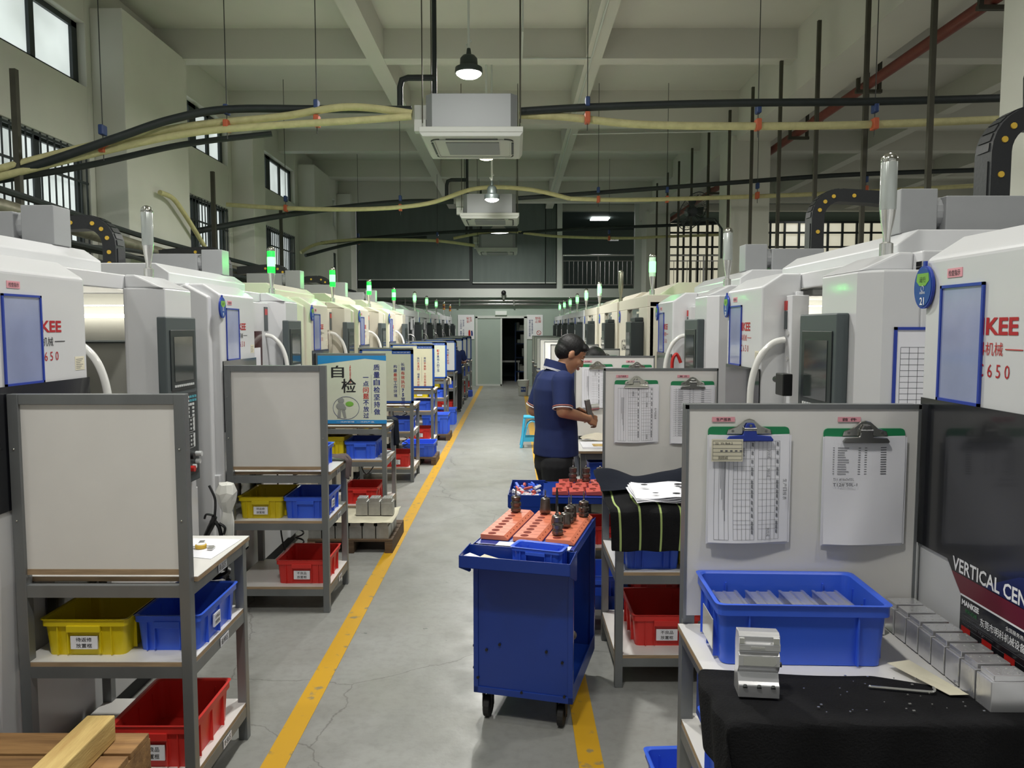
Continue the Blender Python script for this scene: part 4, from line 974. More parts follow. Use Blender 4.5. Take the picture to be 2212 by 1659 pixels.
# ================================================================ RACKS
SH = (0.575, 0.165); TT = 0.87
def rack(label, x0, y0, board_near, w=0.61, d=0.56, front='blank', height=1.52, cream=False, zone=True, kind='side board rack'):
    """origin = left near corner at the floor; board on the near (left row) or the far side (right row)"""
    t = thing('workstation_rack', label, 'rack', (x0, y0, 0), group=None)
    p = 0.038; yb = 0 if board_near else d - p
    for (x, y) in ((0, 0), (w-p, 0), (0, d-p), (w-p, d-p)):
        hh = height if abs(y-yb) < 0.01 else TT-0.022
        b = MB(); b.box(x, x+p, y, y+p, 0.0, hh); b.build('post', 'grey_steel', t, bevel=0.002)
    for z in (TT-0.022, SH[0]-0.018, SH[1]-0.018):
        b = MB()
        for y in (0, d-p): b.box(p, w-p, y+0.002, y+p-0.002, z-0.042, z)
        for x in (0, w-p): b.box(x+0.002, x+p-0.002, p, d-p, z-0.042, z)
        b.build('shelf_frame', 'grey_steel', t)
    b = MB(); b.box(p, w-p, yb+0.001, yb+p, height-0.036, height); b.build('top_rail', 'grey_steel', t, bevel=0.002)
    for z, nm in ((TT, 'worktop'), (SH[0], 'shelf_board'), (SH[1], 'shelf_board')):
        b = MB(); b.m = 0; e = 0.012 if z == TT else -0.002
        y0_, y1_ = (0.04, d+e) if (z == TT and board_near) else ((-e, d-0.04) if z == TT else (0.003, d-0.003))
        x0_, x1_ = (-e, w+e) if z == TT else (0.004, w-0.004)
        b.box(x0_, x1_, y0_, y1_, z-0.002, z); b.m = 1; b.box(x0_, x1_, y0_, y1_, z-0.018, z-0.002)
        b.build(nm, ['white_laminate', 'plywood_edge'], t)
    # upright board
    if board_near:
        yo = yb + 0.012
        b = MB(); b.m = 0; b.box(p-0.004, w-p+0.004, yo, yo+0.014, 0.905, height-0.035); b.m = 1; b.box(p, w-p, yo-0.002, yo+0.014, 0.885, 0.905)
        b.build('upright_board', ['white_laminate' , 'plywood_edge'], t)
    else:
        yo = yb - 0.014
        b = MB(); b.box(0.004, w-0.004, yo, yb-0.001, 0.90, height-0.004); b.build('upright_board', 'white_laminate', t)
        b = MB(); b.box(0, w, yo-0.003, yo+0.012, height-0.012, height+0.002); b.box(0, 0.008, yo-0.003, yo+0.012, 0.89, height); b.box(w-0.008, w, yo-0.003, yo+0.012, 0.89, height)
        b.build('board_edging', 'grey_steel', t)
    b = MB()
    for x in (p*0.45, w-p*0.55):
        for z in (1.08, 1.33): b.ball((x, yb-0.001, z), 0.004, 8)
    b.build('rivets', 'chrome', t, smooth=True)
    if zone:
        b = MB(); yy = 0.30
        for z, s_ in ((TT-0.043, '良品区'), (SH[0]-0.039, '返修区'), (SH[1]-0.039, '不良区')):
            b.m = 0; b.box(w, w+0.001, yy-0.042, yy+0.042, z-0.017, z+0.017); b.m = 1; b.text(s_, (w+0.0015, yy, z), R_, U_, h=0.024, w=0.07, bold=0.03)
        b.build('zone_labels', ['paper', 'ink_black'], t)
    return t

# posters hung on the front of the left racks
def slogan_poster(par_xy, label, w, h, style, cols, name='slogan_poster', extra=None):
    """cols: list of (x fraction, top fraction, char size, gap, [(text, material)])"""
    t = thing(name, label, 'poster', par_xy)
    b = MB(); b.box(0, w, 0, 0.004, 0, h); b.build('sheet', {'sky': 'poster_grey', 'grey': 'poster_grey', 'cream': 'poster_cream', 'white': 'ink_white'}[style], t)
    y = -0.001; b = MB()
    if style == 'sky':
        b.m = 0; b.prism([(0,h),(w,h),(w,h*0.925),(w*0.69,h*0.955),(0,h*0.87)], 'y', y, y+0.001); b.box(0, w, y, y+0.001, 0, h*0.055)
        b.m = 1; b.text('一流的管理  一流的产品', (w*0.54, y-0.001, h*0.027), (1,0,0), U_, h=h*0.022, w=w*0.55)
    else:
        b.m = 2; e = 0.03
        b.box(0, e, y, y+0.001, 0, h); b.box(w-e, w, y, y+0.001, 0, h); b.box(0, w, y, y+0.001, 0, e*0.8); b.box(0, w, y, y+0.001, h-e*0.5, h); b.box(w*0.60, w, y, y+0.001, h-e*1.7, h)
        b.m = 1; b.text('安全 质量 效率 创新 服务', (w*0.78, y-0.001, h-e*1.1), (1,0,0), U_, h=e*0.4, w=w*0.3)
    b.m = 3
    if len(cols) > 1: b.box(w*(cols[0][0]+cols[1][0])/2-0.001, w*(cols[0][0]+cols[1][0])/2+0.001, y, y+0.001, h*0.15, h*0.72)
    b.build('printed_border', ['poster_sky', 'ink_white', 'poster_blue', 'ink_grey'], t)
    b = MB(); mats = ['ink_blue', 'ink_red', 'ink_black']; 
    for (fx, fy, ch, gap, segs) in cols:
        z = h*fy
        for (s_, mi) in segs:
            b.m = mi
            for c in s_:
                if c != ' ':
                    b.text(c, (w*fx, y-0.001, z-ch/2), (1,0,0), U_, h=ch*0.85 if c != '一' else ch*0.09, w=ch*(0.85 if c not in '7S' else 0.5), bold=0.05)
                z -= ch*gap
    b.build('lettering', mats, t)
    return t

LRX = -1.74
lr_y = [2.62, 4.60, 6.74, 8.58, 10.75, 12.75, 14.75, 16.85, 18.4, 20.15]
lrl = ['grey steel rack with bare back board at the left edge, nearest in the left row', 'grey steel rack with bare back board, second in the left row',
       'rack carrying the self-check poster, third in the left row', 'rack carrying the long-term management slogan poster, fourth in the left row', 'rack carrying the cream no-excuses slogan poster, fifth in the left row',
       'rack in the left row, sixth from the near end', 'rack in the left row, seventh from the near end', 'rack beside the far worker, eighth in the left row', 'rack in the left row, ninth from the near end', 'farthest rack of the left row']
for i, y in enumerate(lr_y):
    r0 = rack(lrl[i], LRX, y, True, zone=(i < 5))
    if i == 0:
        b = MB(); b.box(0.36, 0.52, 0.561, 0.85, 0.738, 0.746); b.box(0.36, 0.364, 0.561, 0.85, 0.738, 0.775); b.box(0.516, 0.52, 0.561, 0.85, 0.738, 0.775); b.build('rear_tray', 'galv', r0)
# slogans
slogan_poster((LRX+0.02, lr_y[2]-0.010, 0.90), 'blue-topped self-check poster with a magnifying glass figure on the third left rack', 0.60, 0.60, 'sky',
    [(0.70, 0.73, 0.056, 1.0, [('一点', 0), ('问题', 1), ('不放过', 0)]), (0.86, 0.88, 0.062, 1.05, [('质量自检坚持做', 0)]),
     (0.29, 0.87, 0.125, 1.0, [('自', 2)]), (0.45, 0.68, 0.145, 1.0, [('检', 2)]), (0.475, 0.86, 0.013, 1.0, [('SELFCHECKING', 1)])])
fg = None
for o in COL.objects:
    if o.name.startswith('slogan_poster') and o.type == 'EMPTY': fg = o
b = MB(); y = -0.003
b.tube([(0.245+0.115*math.cos(k*PI/20), y, 0.14+0.10*math.sin(k*PI/20)) for k in range(40)], 0.0015, 4, closed=True)
b.m = 1; b.ball((0.20, y, 0.205), 0.026, 12, sy=0.06, sx=1.1); b.ball((0.195, y, 0.155), 0.040, 12, sy=0.04, sz=0.8); b.ball((0.225, y, 0.14), 0.02, 10, sy=0.06)
b.prism([(0.175,0.13),(0.20,0.12),(0.195,0.05),(0.165,0.05)], 'y', y-0.001, y+0.001); b.prism([(0.205,0.12),(0.235,0.12),(0.245,0.055),(0.225,0.05)], 'y', y-0.001, y+0.001)
b.m = 2; b.ball((0.275, y, 0.175), 0.036, 14, sy=0.03, sz=0.62)
b.build('printed_figure', ['ink_blue', 'figure_grey', 'badge_green'], fg)
slogan_poster((LRX+0.02, lr_y[3]-0.010, 0.90), 'grey poster with a blue edge and two slogan columns on the fourth left rack', 0.60, 0.60, 'grey',
    [(0.66, 0.72, 0.045, 1.03, [('构建', 0), ('最佳', 1), ('工作环境', 0)]), (0.80, 0.76, 0.047, 1.03, [('长期', 0), ('有效执行', 1), ('7S管理', 0)])])
slogan_poster((LRX+0.02, lr_y[4]-0.010, 0.90), 'cream poster with blue edge and red and blue slogan columns on the fifth left rack', 0.61, 0.60, 'cream',
    [(0.63, 0.72, 0.036, 1.04, [('执行', 0), ('无借口', 1), (' ', 0), ('结果', 0), ('不打折', 1)]), (0.78, 0.72, 0.036, 1.04, [('责任', 0), ('不推卸', 1), (' ', 0), ('工作无', 1), ('抱怨', 1)])])
slogan_poster((LRX+0.02, lr_y[5]-0.010, 0.90), 'poster about helping the work of others on the sixth left rack', 0.61, 0.60, 'grey',
    [(0.58, 0.66, 0.040, 1.04, [('认真做好自己', 0)]), (0.76, 0.80, 0.046, 1.04, [('配合', 1), ('其他人的工作', 0)])])
slogan_poster((LRX+0.02, lr_y[6]-0.010, 0.90), 'poster about making more room on the seventh left rack', 0.61, 0.60, 'white', [(0.74, 0.72, 0.048, 1.04, [('腾出', 0), ('更大空间', 1)])])
for i, lab in ((7, 'blue edged poster on the eighth left rack behind the worker'), (8, 'blue edged poster on the ninth left rack'), (9, 'blue edged poster on the farthest left rack')):
    slogan_poster((LRX+0.02, lr_y[i]-0.010, 0.90), lab, 0.61, 0.60, 'white', [(0.78, 0.72, 0.05, 1.04, [('安全第一', 0)])])
# crates on the left racks
CY, CB, CR = 'crate_yellow', 'crate_blue', 'crate_red'
def rack_crates(i, y, items):
    for (sh, x, dy, col, cn, tx, sl, lab) in items:
        crate(cn, lab, col, (LRX+x, y+dy, SH[sh] if sh >= 0 else TT), 0, text=tx, side_label=sl)
nm = ['nearest', 'second', 'third', 'fourth', 'fifth', 'sixth', 'seventh', 'eighth', 'ninth', 'farthest']
crate('plastic_crate', 'yellow crate labelled for rework on the middle shelf of the nearest left rack', CY, (LRX+0.205, 2.62+0.235, SH[0]), 0, w=0.30, text=REP)
crate('plastic_crate', 'blue crate on the middle shelf of the nearest left rack', CB, (LRX+0.485, 2.62+0.275, SH[0]), 0, w=0.235, side_label=True)
crate('plastic_crate', 'red crate on the bottom shelf of the nearest left rack, behind the timber', CR, (LRX+0.44, 2.62+0.22, SH[1]), 0, w=0.29, h=0.16, text=BAD)
crate('plastic_crate', 'yellow crate labelled for rework on the middle shelf of the second left rack', CY, (LRX+0.185, 4.6+0.235, SH[0]), 0, w=0.27, text=REP)
crate('plastic_crate', 'blue crate on the middle shelf of the second left rack', CB, (LRX+0.46, 4.6+0.235, SH[0]), 0, w=0.265, side_label=True)
crate('plastic_crate', 'red crate on the bottom shelf of the second left rack', CR, (LRX+0.43, 4.6+0.235, SH[1]), 0, w=0.31, text=BAD, h=0.15)
crate('plastic_crate', 'small blue crate standing on the worktop of the second left rack', CB, (LRX+0.44, 4.6+0.24, TT), 0, w=0.24, d=0.3, h=0.13)
for i in range(2, 10):
    y = lr_y[i]; n_ = nm[i]
    if i == 2:
        crate('plastic_crate', 'yellow crate on the middle shelf of the third left rack', CY, (LRX+0.10, y+0.24, SH[0]), 0, w=0.25, h=0.2)
        crate('plastic_crate', 'blue crate on the middle shelf of the third left rack', CB, (LRX+0.37, y+0.24, SH[0]), 0, w=0.28, h=0.16)
        crate('plastic_crate', 'red crate on the bottom shelf of the third left rack, behind the aluminium blocks', CR, (LRX+0.36, y+0.24, SH[1]), 0, w=0.31, h=0.15)
    else:
        crate('plastic_crate', 'yellow crate on the middle shelf of the %s left rack' % n_, CY, (LRX+0.165, y+0.24, SH[0]), 0, w=0.27, text=REP if i < 5 else None, blank=i >= 5, h=0.13)
        crate('plastic_crate', 'blue crate on the middle shelf of the %s left rack' % n_, CB, (LRX+0.45, y+0.24, SH[0]), 0, w=0.27)
        crate('plastic_crate', 'red crate on the bottom shelf of the %s left rack' % n_, CR, (LRX+0.40, y+0.24, SH[1]), 0, w=0.31, text=BAD if i < 5 else None, blank=i >= 5, h=0.15)
# crates on the hidden side of racks 3 and 4 worktops
crate('plastic_crate', 'yellow crate labelled for rework seen under the fourth left poster', CY, (LRX+0.36, 8.58-0.28, SH[0]-0.0), 0, w=0.26, text=REP) if False else None
# low pallets with blue crates beside the aisle
def pallet(label, x, y, w, d, h=0.11, matn='wood_dark', n=5):
    t = thing('wooden_pallet', label, 'pallet', (x, y, 0))
    k = n; pw = d/k*0.9
    for i in range(k):
        b = MB(); yy = -d/2 + d*(i+0.5)/k; b.box(-w/2, w/2, yy-pw/2, yy+pw/2, h-0.02, h); b.build('deck_board', matn, t, bevel=0.002)
    for x_ in (-w/2+0.03, 0, w/2-0.03):
        b = MB(); b.box(x_-0.03, x_+0.03, -d/2, d/2, 0, h-0.02); b.build('bearer', matn, t, bevel=0.002)
    return t
pallet('dark wooden pallet loaded with aluminium blocks between the second and third left racks', -1.27, 6.15, 0.66, 0.62)
for (y, lab, k) in ((9.9, 'dark pallet with blue crates beside the fifth left rack', 0), (12.0, 'dark pallet with a big blue crate beside the sixth left rack', 1)):
    pallet(lab, -1.22, y, 0.46, 0.5, h=0.10, n=3)
    crate('plastic_crate', lab.replace('dark pallet with blue crates', 'blue crate on the low pallet').replace('dark pallet with a big blue crate', 'tall blue crate on the low pallet'), CB, (-1.22, y, 0.10), 0, w=0.40, d=0.42, h=0.17 if k == 0 else 0.3)
crate('plastic_crate', 'blue crate on the floor by the aisle beside the seventh left rack', CB, (-1.25, 13.9, 0.0), 0, w=0.4, d=0.4, h=0.28)
crate('plastic_crate', 'small violet-blue crate on the floor beside the farthest left rack', CB, (-1.2, 19.4, 0.0), 0, w=0.3, d=0.34, h=0.14)
# aluminium blocks on the pallet
def al_block(label, loc, grp, rot=0.0, w=0.085, d=0.07, h=0.085, dull=True):
    t = thing('aluminium_block', label, 'metal block', loc, rot, grp)
    b = MB(); b.box(-w/2, w/2, -d/2, d/2, 0, h*0.72); b.prism([(-w/2,h*0.72),(w/2,h*0.72),(w/2,h*0.80),(w*0.40,h*0.80),(w*0.40,h),(-w*0.40,h),(-w*0.40,h*0.80),(-w/2,h*0.80)], 'y', -d/2, d/2)
    b.build('block_body', 'aluminium_dull' if dull else 'aluminium', t, bevel=0.002)
    b = MB()
    for k in range(6): b.box(-w*0.34+w*0.12*k, -w*0.29+w*0.12*k, -d*0.45, d*0.45, h, h+0.002)
    b.build('machined_ridges', 'steel_shiny', t)
for r in range(3):
    for c in range(6):
        al_block('plain machined aluminium block in the bottom layer on the pallet, under the paper', (-1.545+0.105*c, 5.92+0.14*r, 0.11), 'bottom layer of aluminium blocks on the pallet', w=0.098, d=0.12, h=0.125)
b = MB(); k = 9; vs = []; random.seed(5)
for i in range(k+1):
    for j in range(k+1): vs.append((-1.60+0.66*i/k, 5.84+0.48*j/k, 0.239+0.006*random.random()+(0.02 if (i == k and j > 6) else 0)))
fs = [(i*(k+1)+j, (i+1)*(k+1)+j, (i+1)*(k+1)+j+1, i*(k+1)+j+1) for i in range(k) for j in range(k)]
b.add(vs, fs); o = b.build('newspaper_sheet', 'paper_warm', smooth=True); tag(o, 'crumpled newspaper sheet lying over the aluminium blocks on the pallet', 'paper')
m_ = o.modifiers.new('s', 'SOLIDIFY'); m_.thickness = 0.002
for c in range(3): al_block('aluminium block standing on the newspaper over the pallet', (-1.215+0.10*c, 6.10, 0.248), 'upper aluminium blocks on the newspaper', w=0.094, d=0.10, h=0.14)
al_block('lone aluminium block at the left end of the newspaper', (-1.47, 6.05, 0.248), None, w=0.09, d=0.1, h=0.14)
# cloths
def cloth(name, label, matn, pts, rad, seed=1, cat='cloth', thick=0.004, nu=22, nv=16, amp=0.012):
    """pts: function (u,v)->point"""
    b = MB(); vs = []
    rnd = random.Random(seed); ph = [rnd.random()*6 for _ in range(6)]
    for i in range(nu+1):
        for j in range(nv+1):
            u = i/nu; v = j/nv; p = Vector(pts(u, v))
            p += Vector((math.sin(7*v+ph[0]+3*u), math.cos(6*u+ph[1]), math.sin(9*u+ph[2])*math.cos(8*v+ph[3]))) * amp
            vs.append(p)
    fs = [(i*(nv+1)+j, (i+1)*(nv+1)+j, (i+1)*(nv+1)+j+1, i*(nv+1)+j+1) for i in range(nu) for j in range(nv)]
    b.add(vs, fs); o = b.build(name, matn, smooth=True); m_ = o.modifiers.new('s', 'SOLIDIFY'); m_.thickness = thick; m_.offset = 1
    s_ = o.modifiers.new('sub', 'SUBSURF'); s_.levels = 1; s_.render_levels = 1
    if label: tag(o, label, cat)
    return o
def drape(x0, x1, y, z, drop, back):
    # lies on the top from y to y+back, falls down in +x at x1
    def f(u, v):
        L = (x1-x0) + drop; s_ = u*L
        if s_ < (x1-x0): return (x0+s_, y+back*v, z+0.02)
        e = s_-(x1-x0); return (x1+0.012+0.02*math.sin(v*9), y+back*(0.15+0.7*v), z+0.015-e)
    return f
cloth('rag', 'dark brown rag hanging over the worktop corner of the second left rack', 'grey_cloth', drape(-1.36, -1.115, 4.98, TT+0.005, 0.14, 0.14), 0, 3, amp=0.008)
cloth('rag', 'black jacket hanging over the worktop corner of the third left rack', 'navy_cloth', drape(-1.35, -1.115, 7.05, TT+0.005, 0.24, 0.2), 0, 5, amp=0.01)
cloth('rag', 'pale rag on the corner of the sixth left rack', 'glove_cloth', drape(-1.3, -1.115, 13.05, TT+0.005, 0.12, 0.15), 0, 6, amp=0.012)
# items on the nearest left worktop
b = MB(); b.add([(-1.44,2.95,TT+0.001),(-1.15,2.86,TT+0.001),(-1.13,3.13,TT+0.001),(-1.41,3.15,TT+0.001)], [(0,1,2,3)]); 
for k in range(10): pass
o = b.build('drawing_sheet', 'paper'); m_ = o.modifiers.new('s', 'SOLIDIFY'); m_.thickness = 0.001; m_.offset = 1; tag(o, 'white drawing sheet on the worktop of the nearest left rack', 'paper')
t = thing('dial_caliper', 'dial caliper lying on the drawing sheet of the nearest left rack', 'caliper', (-1.245, 3.0, TT+0.004), 0.2)
b = MB(); b.lathe([(0.001,0),(0.022,0),(0.022,0.012),(0.02,0.014),(0.001,0.014)], n=24); b.build('dial', 'chain_yellow', t, smooth=True)
b = MB(); b.cyl((0,0,0.014), (0,0,0.016), 0.017, n=20); b.build('dial_face', 'ink_white', t)
b = MB(); b.box(-0.11, 0.05, -0.004, 0.006, 0.001, 0.006); b.prism([(0.03,-0.04),(0.05,-0.045),(0.055,0.0),(0.03,0.0)], 'z', 0.001, 0.004); b.box(-0.02, 0.0, 0.0, 0.09, 0.002, 0.006); b.build('beam', 'steel_shiny', t)
t = thing('air_gun', 'black air blow gun standing behind the worktop of the nearest left rack', 'air gun', (-1.33, 3.36, TT-0.07))
b = MB(); b.tube(spline([(0.0,0,0.10),(0.005,0,0.16),(0.002,0,0.20),(-0.02,0,0.25)], 5), 0.006, 8); b.build('nozzle', 'btn_black', t, smooth=True)
b = MB(); b.tube(spline([(0.0,0,0.11),(-0.01,0,0.08),(-0.04,0,0.02),(-0.06,0,-0.05)], 5), [0.012]*4+[0.014]*4+[0.013]*4+[0.012]*4, 10); b.tube(spline([(0,0,0.09),(0.02,0,0.06),(0.03,0,0.0),(0.035,0,-0.04)], 5), 0.009, 8); b.build('grip', 'btn_black', t, smooth=True)
b = MB(); b.tube(spline([(-0.005,0,0.115),(-0.035,0,0.12),(-0.045,0,0.10)], 5), 0.005, 6); b.tube(spline([(0.02,0,0.08),(0.045,0,0.06),(0.04,0,0.03)], 5), 0.006, 6); b.build('trigger', 'btn_black', t, smooth=True)
t = thing('wrapped_bottle', 'clear plastic wrapped bottle beside the black air gun', 'bottle', (-1.30, 3.43, TT-0.055))
b = MB(); random.seed(9); b.lathe([(0.025,-0.06),(0.03,0.05),(0.022,0.10),(0.04,0.15),(0.05,0.19),(0.035,0.23),(0.01,0.235)], n=10); b.v = [(x+0.008*(random.random()-.5), y+0.008*(random.random()-.5), z+0.012*(random.random()-.5)) for x, y, z in b.v]
b.build('wrapped_bottle_shell', 'plastic_wrap', t)
# coiled air hoses beneath the worktops of the left row
def coil(label, x, y, z0, z1, r=0.03, turns=9, hr=0.006):
    b = MB(); k = turns*10; b.tube([(x+r*math.cos(2*PI*i/10), y+r*math.sin(2*PI*i/10), z0+(z1-z0)*i/k) for i in range(k+1)], hr, 5)
    b.tube(spline([(x+r,y,z0),(x-0.06,y,z0-0.10),(x-0.12,y,z0+0.05),(x-0.14,y,z1)], 6), hr, 5)
    tag(b.build('air_hose_coil', 'btn_black', smooth=True), label, 'hose')
coil('black coiled air hose hanging under the worktop of the nearest left rack', -1.22, 3.12, 0.70, 0.845, 0.035, 4, 0.012)
coil('black coiled air hose hanging behind the second left rack', -1.45, 5.10, 0.30, 0.847)
coil('black coiled air hose hanging behind the third left rack', -1.35, 7.25, 0.45, 0.847, 0.03)
coil('black coiled air hose lying under the third left rack', -1.45, 7.1, 0.02, 0.16, 0.07, 5, 0.009)
coil('black coiled air hose hanging behind the fourth left rack', -1.3, 9.09, 0.3, 0.847)
# near-left pallet with a pale timber on it
for k, lab in enumerate(('lowest brown wooden pallet of the stack at the lower left corner', 'middle brown wooden pallet of the stack at the lower left corner', 'top brown slatted wooden pallet of the stack at the lower left corner')):
    pt = pallet(lab, -1.64, 1.85, 1.02, 0.90, h=0.165, matn='wood', n=7); pt.location.z = 0.1655*k
t = MB(); t.box(-0.042, 0.042, -0.42, 0.40, 0, 0.078); o = t.build('timber_beam', 'wood_pale', bevel=0.004, loc=(-1.245, 1.85, 0.498)); o.rotation_euler = (0, 0, math.radians(1)); tag(o, 'pale square timber lying on top of the brown pallet stack', 'timber')

# ---------------------------------------------------------------- RIGHT ROW
RRX = 0.49
def clip_board(par_loc, label, papers='form', clip='chrome', w=0.235, h=0.315, full=True):
    """hangs on the board, facing -y. origin: top centre of the green board"""
    t = thing('clipboard', label, 'clipboard', par_loc)
    b = MB(); r = 0.012; pts = []
    for (cx, cz, a0) in ((w/2-r,-r,0),(-w/2+r,-r,90),(-w/2+r,-h+r,180),(w/2-r,-h+r,270)):
        for k in range(4): a = math.radians(a0+30*k); pts.append((cx+r*math.cos(a), cz+r*math.sin(a)))
    b.prism(pts, 'y', -0.004, 0.0); b.build('backing_board', 'clip_green', t)
    pw = w*0.99; ph = h*1.0
    if full:
        b = MB()
        for k in range(3): b.box(-pw/2-0.004+0.004*k, pw/2-0.002+0.004*k, -0.0055-0.0015*k, -0.0045-0.0015*k, -0.024-ph-0.006+0.003*k, -0.024)
        # curled top sheet
        N = 14; vs = []
        for i in range(N+1):
            v = i/N; z = -0.022-ph*v
            for j in range(7):
                u = j/6; vs.append((-pw/2+pw*u, -0.0095-0.012*(v**3)*(0.6+0.4*math.sin(u*3+1))-0.002*math.sin(u*6+v*5), z-0.002*math.sin(u*4)))
        fs = [(i*7+j, (i+1)*7+j, (i+1)*7+j+1, i*7+j+1) for i in range(N) for j in range(6)]
        b.add(vs, fs); sh = b.build('paper_sheets', 'paper', t, smooth=True)
        b = MB()
        def Q(u, v, u2, v2, m_=0):
            b.m = m_
            def P_(a, c): return (-pw/2+pw*a, -0.0095-0.012*(c**3)*(0.6+0.4*math.sin(a*3+1))-0.002*math.sin(a*6+c*5)-0.0011, -0.022-ph*c-0.002*math.sin(a*4))
            n_ = max(1, int(abs(v2-v)/0.07), int(abs(u2-u)/0.17))
            for i in range(n_):
                a0, a1, c0, c1 = (u, u2, v+(v2-v)*i/n_, v+(v2-v)*(i+1)/n_) if abs(v2-v) > abs(u2-u) else (u+(u2-u)*i/n_, u+(u2-u)*(i+1)/n_, v, v2)
                b.quad(P_(a0,c1), P_(a1,c1), P_(a1,c0), P_(a0,c0))
        rn = random.Random(hash(label) % 1000 if False else len(label))
        if papers == 'form':
            e = 0.003
            vt = (0.06, 0.14, 0.22, 0.29, 0.33, 0.41, 0.45, 0.50, 0.54, 0.60, 0.66, 0.72, 0.79, 0.83, 0.87, 0.97)
            for (ua, ub, nc) in ((0.31, 0.57, 5), (0.62, 0.88, 5)):
                for k in range(nc+1): u = ua+(ub-ua)*k/nc; Q(u, 0.06, u+e, 0.97)
                for v in vt: Q(ua, v, ub, v+e*0.7)
                for v in vt[:-1]: Q(ub-0.035, v+0.01, ub-0.025, v+0.045, 1); Q(ub-0.02, v+0.012, ub-0.012, v+0.05, 1)
            for u in (0.07, 0.13, 0.20, 0.25): Q(u, 0.06, u+e, 0.97)
            for v in (0.06, 0.97): Q(0.07, v, 0.25, v+e)
            for k in range(4): Q(0.15+0.018*k, 0.22, 0.155+0.018*k, 0.5+0.1*k, 1)
            b.m = 2
            for k, c in enumerate('生产日报表'): b.text(c, (-pw/2+pw*0.935, -0.020-0.004, -0.022-ph*(0.42+0.04*k)), (0,0,-1), (1,0,0), h=0.0105, w=0.0105)
            b.m = 3
            for (u, v) in ((0.74,0.18),(0.74,0.35),(0.42,0.16),(0.74,0.9)): b.text('刘欣成', (-pw/2+pw*u, -0.0165 if v < 0.6 else -0.0225, -0.022-ph*v), (0,0,-1), (1,0,0), h=0.009, w=0.026)
        else:
            for k in range(12 if papers == 'list' else 26):
                v = 0.10+0.022*k if papers == 'list' else 0.06+0.032*k
                Q(0.10, v, 0.12, v+0.006, 1); Q(0.16, v, 0.16+0.08+0.07*rn.random(), v+0.006, 0); Q(0.42, v, 0.45, v+0.006, 1); Q(0.5, v, 0.53, v+0.006, 1); Q(0.70, v, 0.77, v+0.008, 0)
                if papers == 'table': Q(0.05, v+0.012, 0.93, v+0.0145, 1)
            if papers == 'list':
                b.m = 3; b.text('T11 #16x3x55L', (-pw/2+pw*0.24, -0.0135, -0.022-ph*0.40), (1,0,0), U_, h=0.008, w=0.06); b.text('T12# 50L-1', (-pw/2+pw*0.26, -0.0138, -0.022-ph*0.45), (1,0,0), U_, h=0.010, w=0.07)
        b.build('printed_form', ['ink_grey', 'ink_grey', 'ink_black', 'ink_black'], sh)
    c = t
    b = MB()
    b.prism([(-0.066,-0.022),(-0.062,-0.008),(-0.035,0.002),(-0.014,0.020),(0.0,0.024),(0.014,0.020),(0.035,0.002),(0.062,-0.008),(0.066,-0.022)], 'y', -0.010, -0.004)
    b.build('clip_back', 'chrome', c, bevel=0.002)
    b = MB(); b.prism([(-0.068,-0.036),(-0.060,-0.026),(-0.02,-0.022),(-0.016,0.0),(-0.010,0.012),(0.010,0.012),(0.016,0.0),(0.02,-0.022),(0.060,-0.026),(0.068,-0.036),(0.066,-0.041),(-0.066,-0.041)], 'y', -0.020, -0.012)
    b.build('clip_lever', clip, c, bevel=0.003)
    b = MB(); b.cyl((-0.018,-0.016,-0.006), (0.018,-0.016,-0.006), 0.006, n=10)
    for s_ in (-1, 1): b.cyl((s_*0.048,-0.0115,-0.012), (s_*0.048,-0.010,-0.012), 0.004, n=10)
    b.cyl((0,-0.022,0.005), (0,-0.019,0.005), 0.004, n=10)
    b.build('clip_rivets', 'steel_mid', c, smooth=True)
    return t
def pink(x, y, z, txt, label):
    t = thing('pink_label', label, 'label', (x, y, z), group=None)
    b = MB(); b.box(-0.033, 0.033, -0.001, 0, -0.007, 0.007); b.build('tape', 'pink_tag', t)
    b = MB(); b.text(txt, (0, -0.0015, 0), (1,0,0), U_, h=0.009, w=0.042 if len(txt) > 2 else 0.026, bold=0.03); b.build('lettering', 'ink_black', t)
rr = [(2.27, 0.68, 'nearest'), (4.22, 0.62, 'second'), (6.03, 0.62, 'third'), (8.0, 0.62, 'fourth'), (10.0, 0.62, 'fifth'), (12.0, 0.62, 'sixth'), (14.0, 0.62, 'seventh'), (16.0, 0.62, 'eighth'), (18.0, 0.62, 'ninth'), (20.0, 0.62, 'farthest')]
for i, (yb, w_, n_) in enumerate(rr):
    x0 = RRX + (0.01 if i == 0 else -0.015 if i > 1 else 0)
    lab = 'grey steel rack with a white notice board and clipboards, %s in the right row' % n_
    rack(lab, x0, yb-0.60, False, w=w_, d=0.60, height=1.525, zone=False)
    yf = yb-0.038-0.0145
    if i < 4:
        pos = {'nearest': 'nearest right rack', 'second': 'second right rack', 'third': 'third right rack', 'fourth': 'fourth right rack'}[n_]
        k = w_/0.62
        clip_board((x0+0.165*k+ (0.01 if i else 0), yf, 1.462), 'left clipboard with a ruled report form on the board of the %s' % pos, 'form', 'clip_blue' if i == 0 else 'chrome')
        clip_board((x0+0.165*k+(0.335 if i == 0 else 0.315), yf, 1.457), 'right clipboard with a printed list on the board of the %s' % pos, 'list' if i == 0 else 'table', 'steel_mid')
        pink(x0+0.098*k, yf-0.001, 1.483, '生产报表', 'small pink tape label above the left clipboard of the %s' % pos)
        pink(x0+0.43*k, yf-0.001, 1.483, '首 件', 'small pink tape label above the right clipboard of the %s' % pos)
    else:
        b = MB(); b.box(x0+0.06, x0+0.26, yf-0.004, yf, 1.12, 1.44); o = b.build('report_sheet', 'paper'); tag(o, 'white report sheet on the board of the %s right rack' % n_, 'paper')
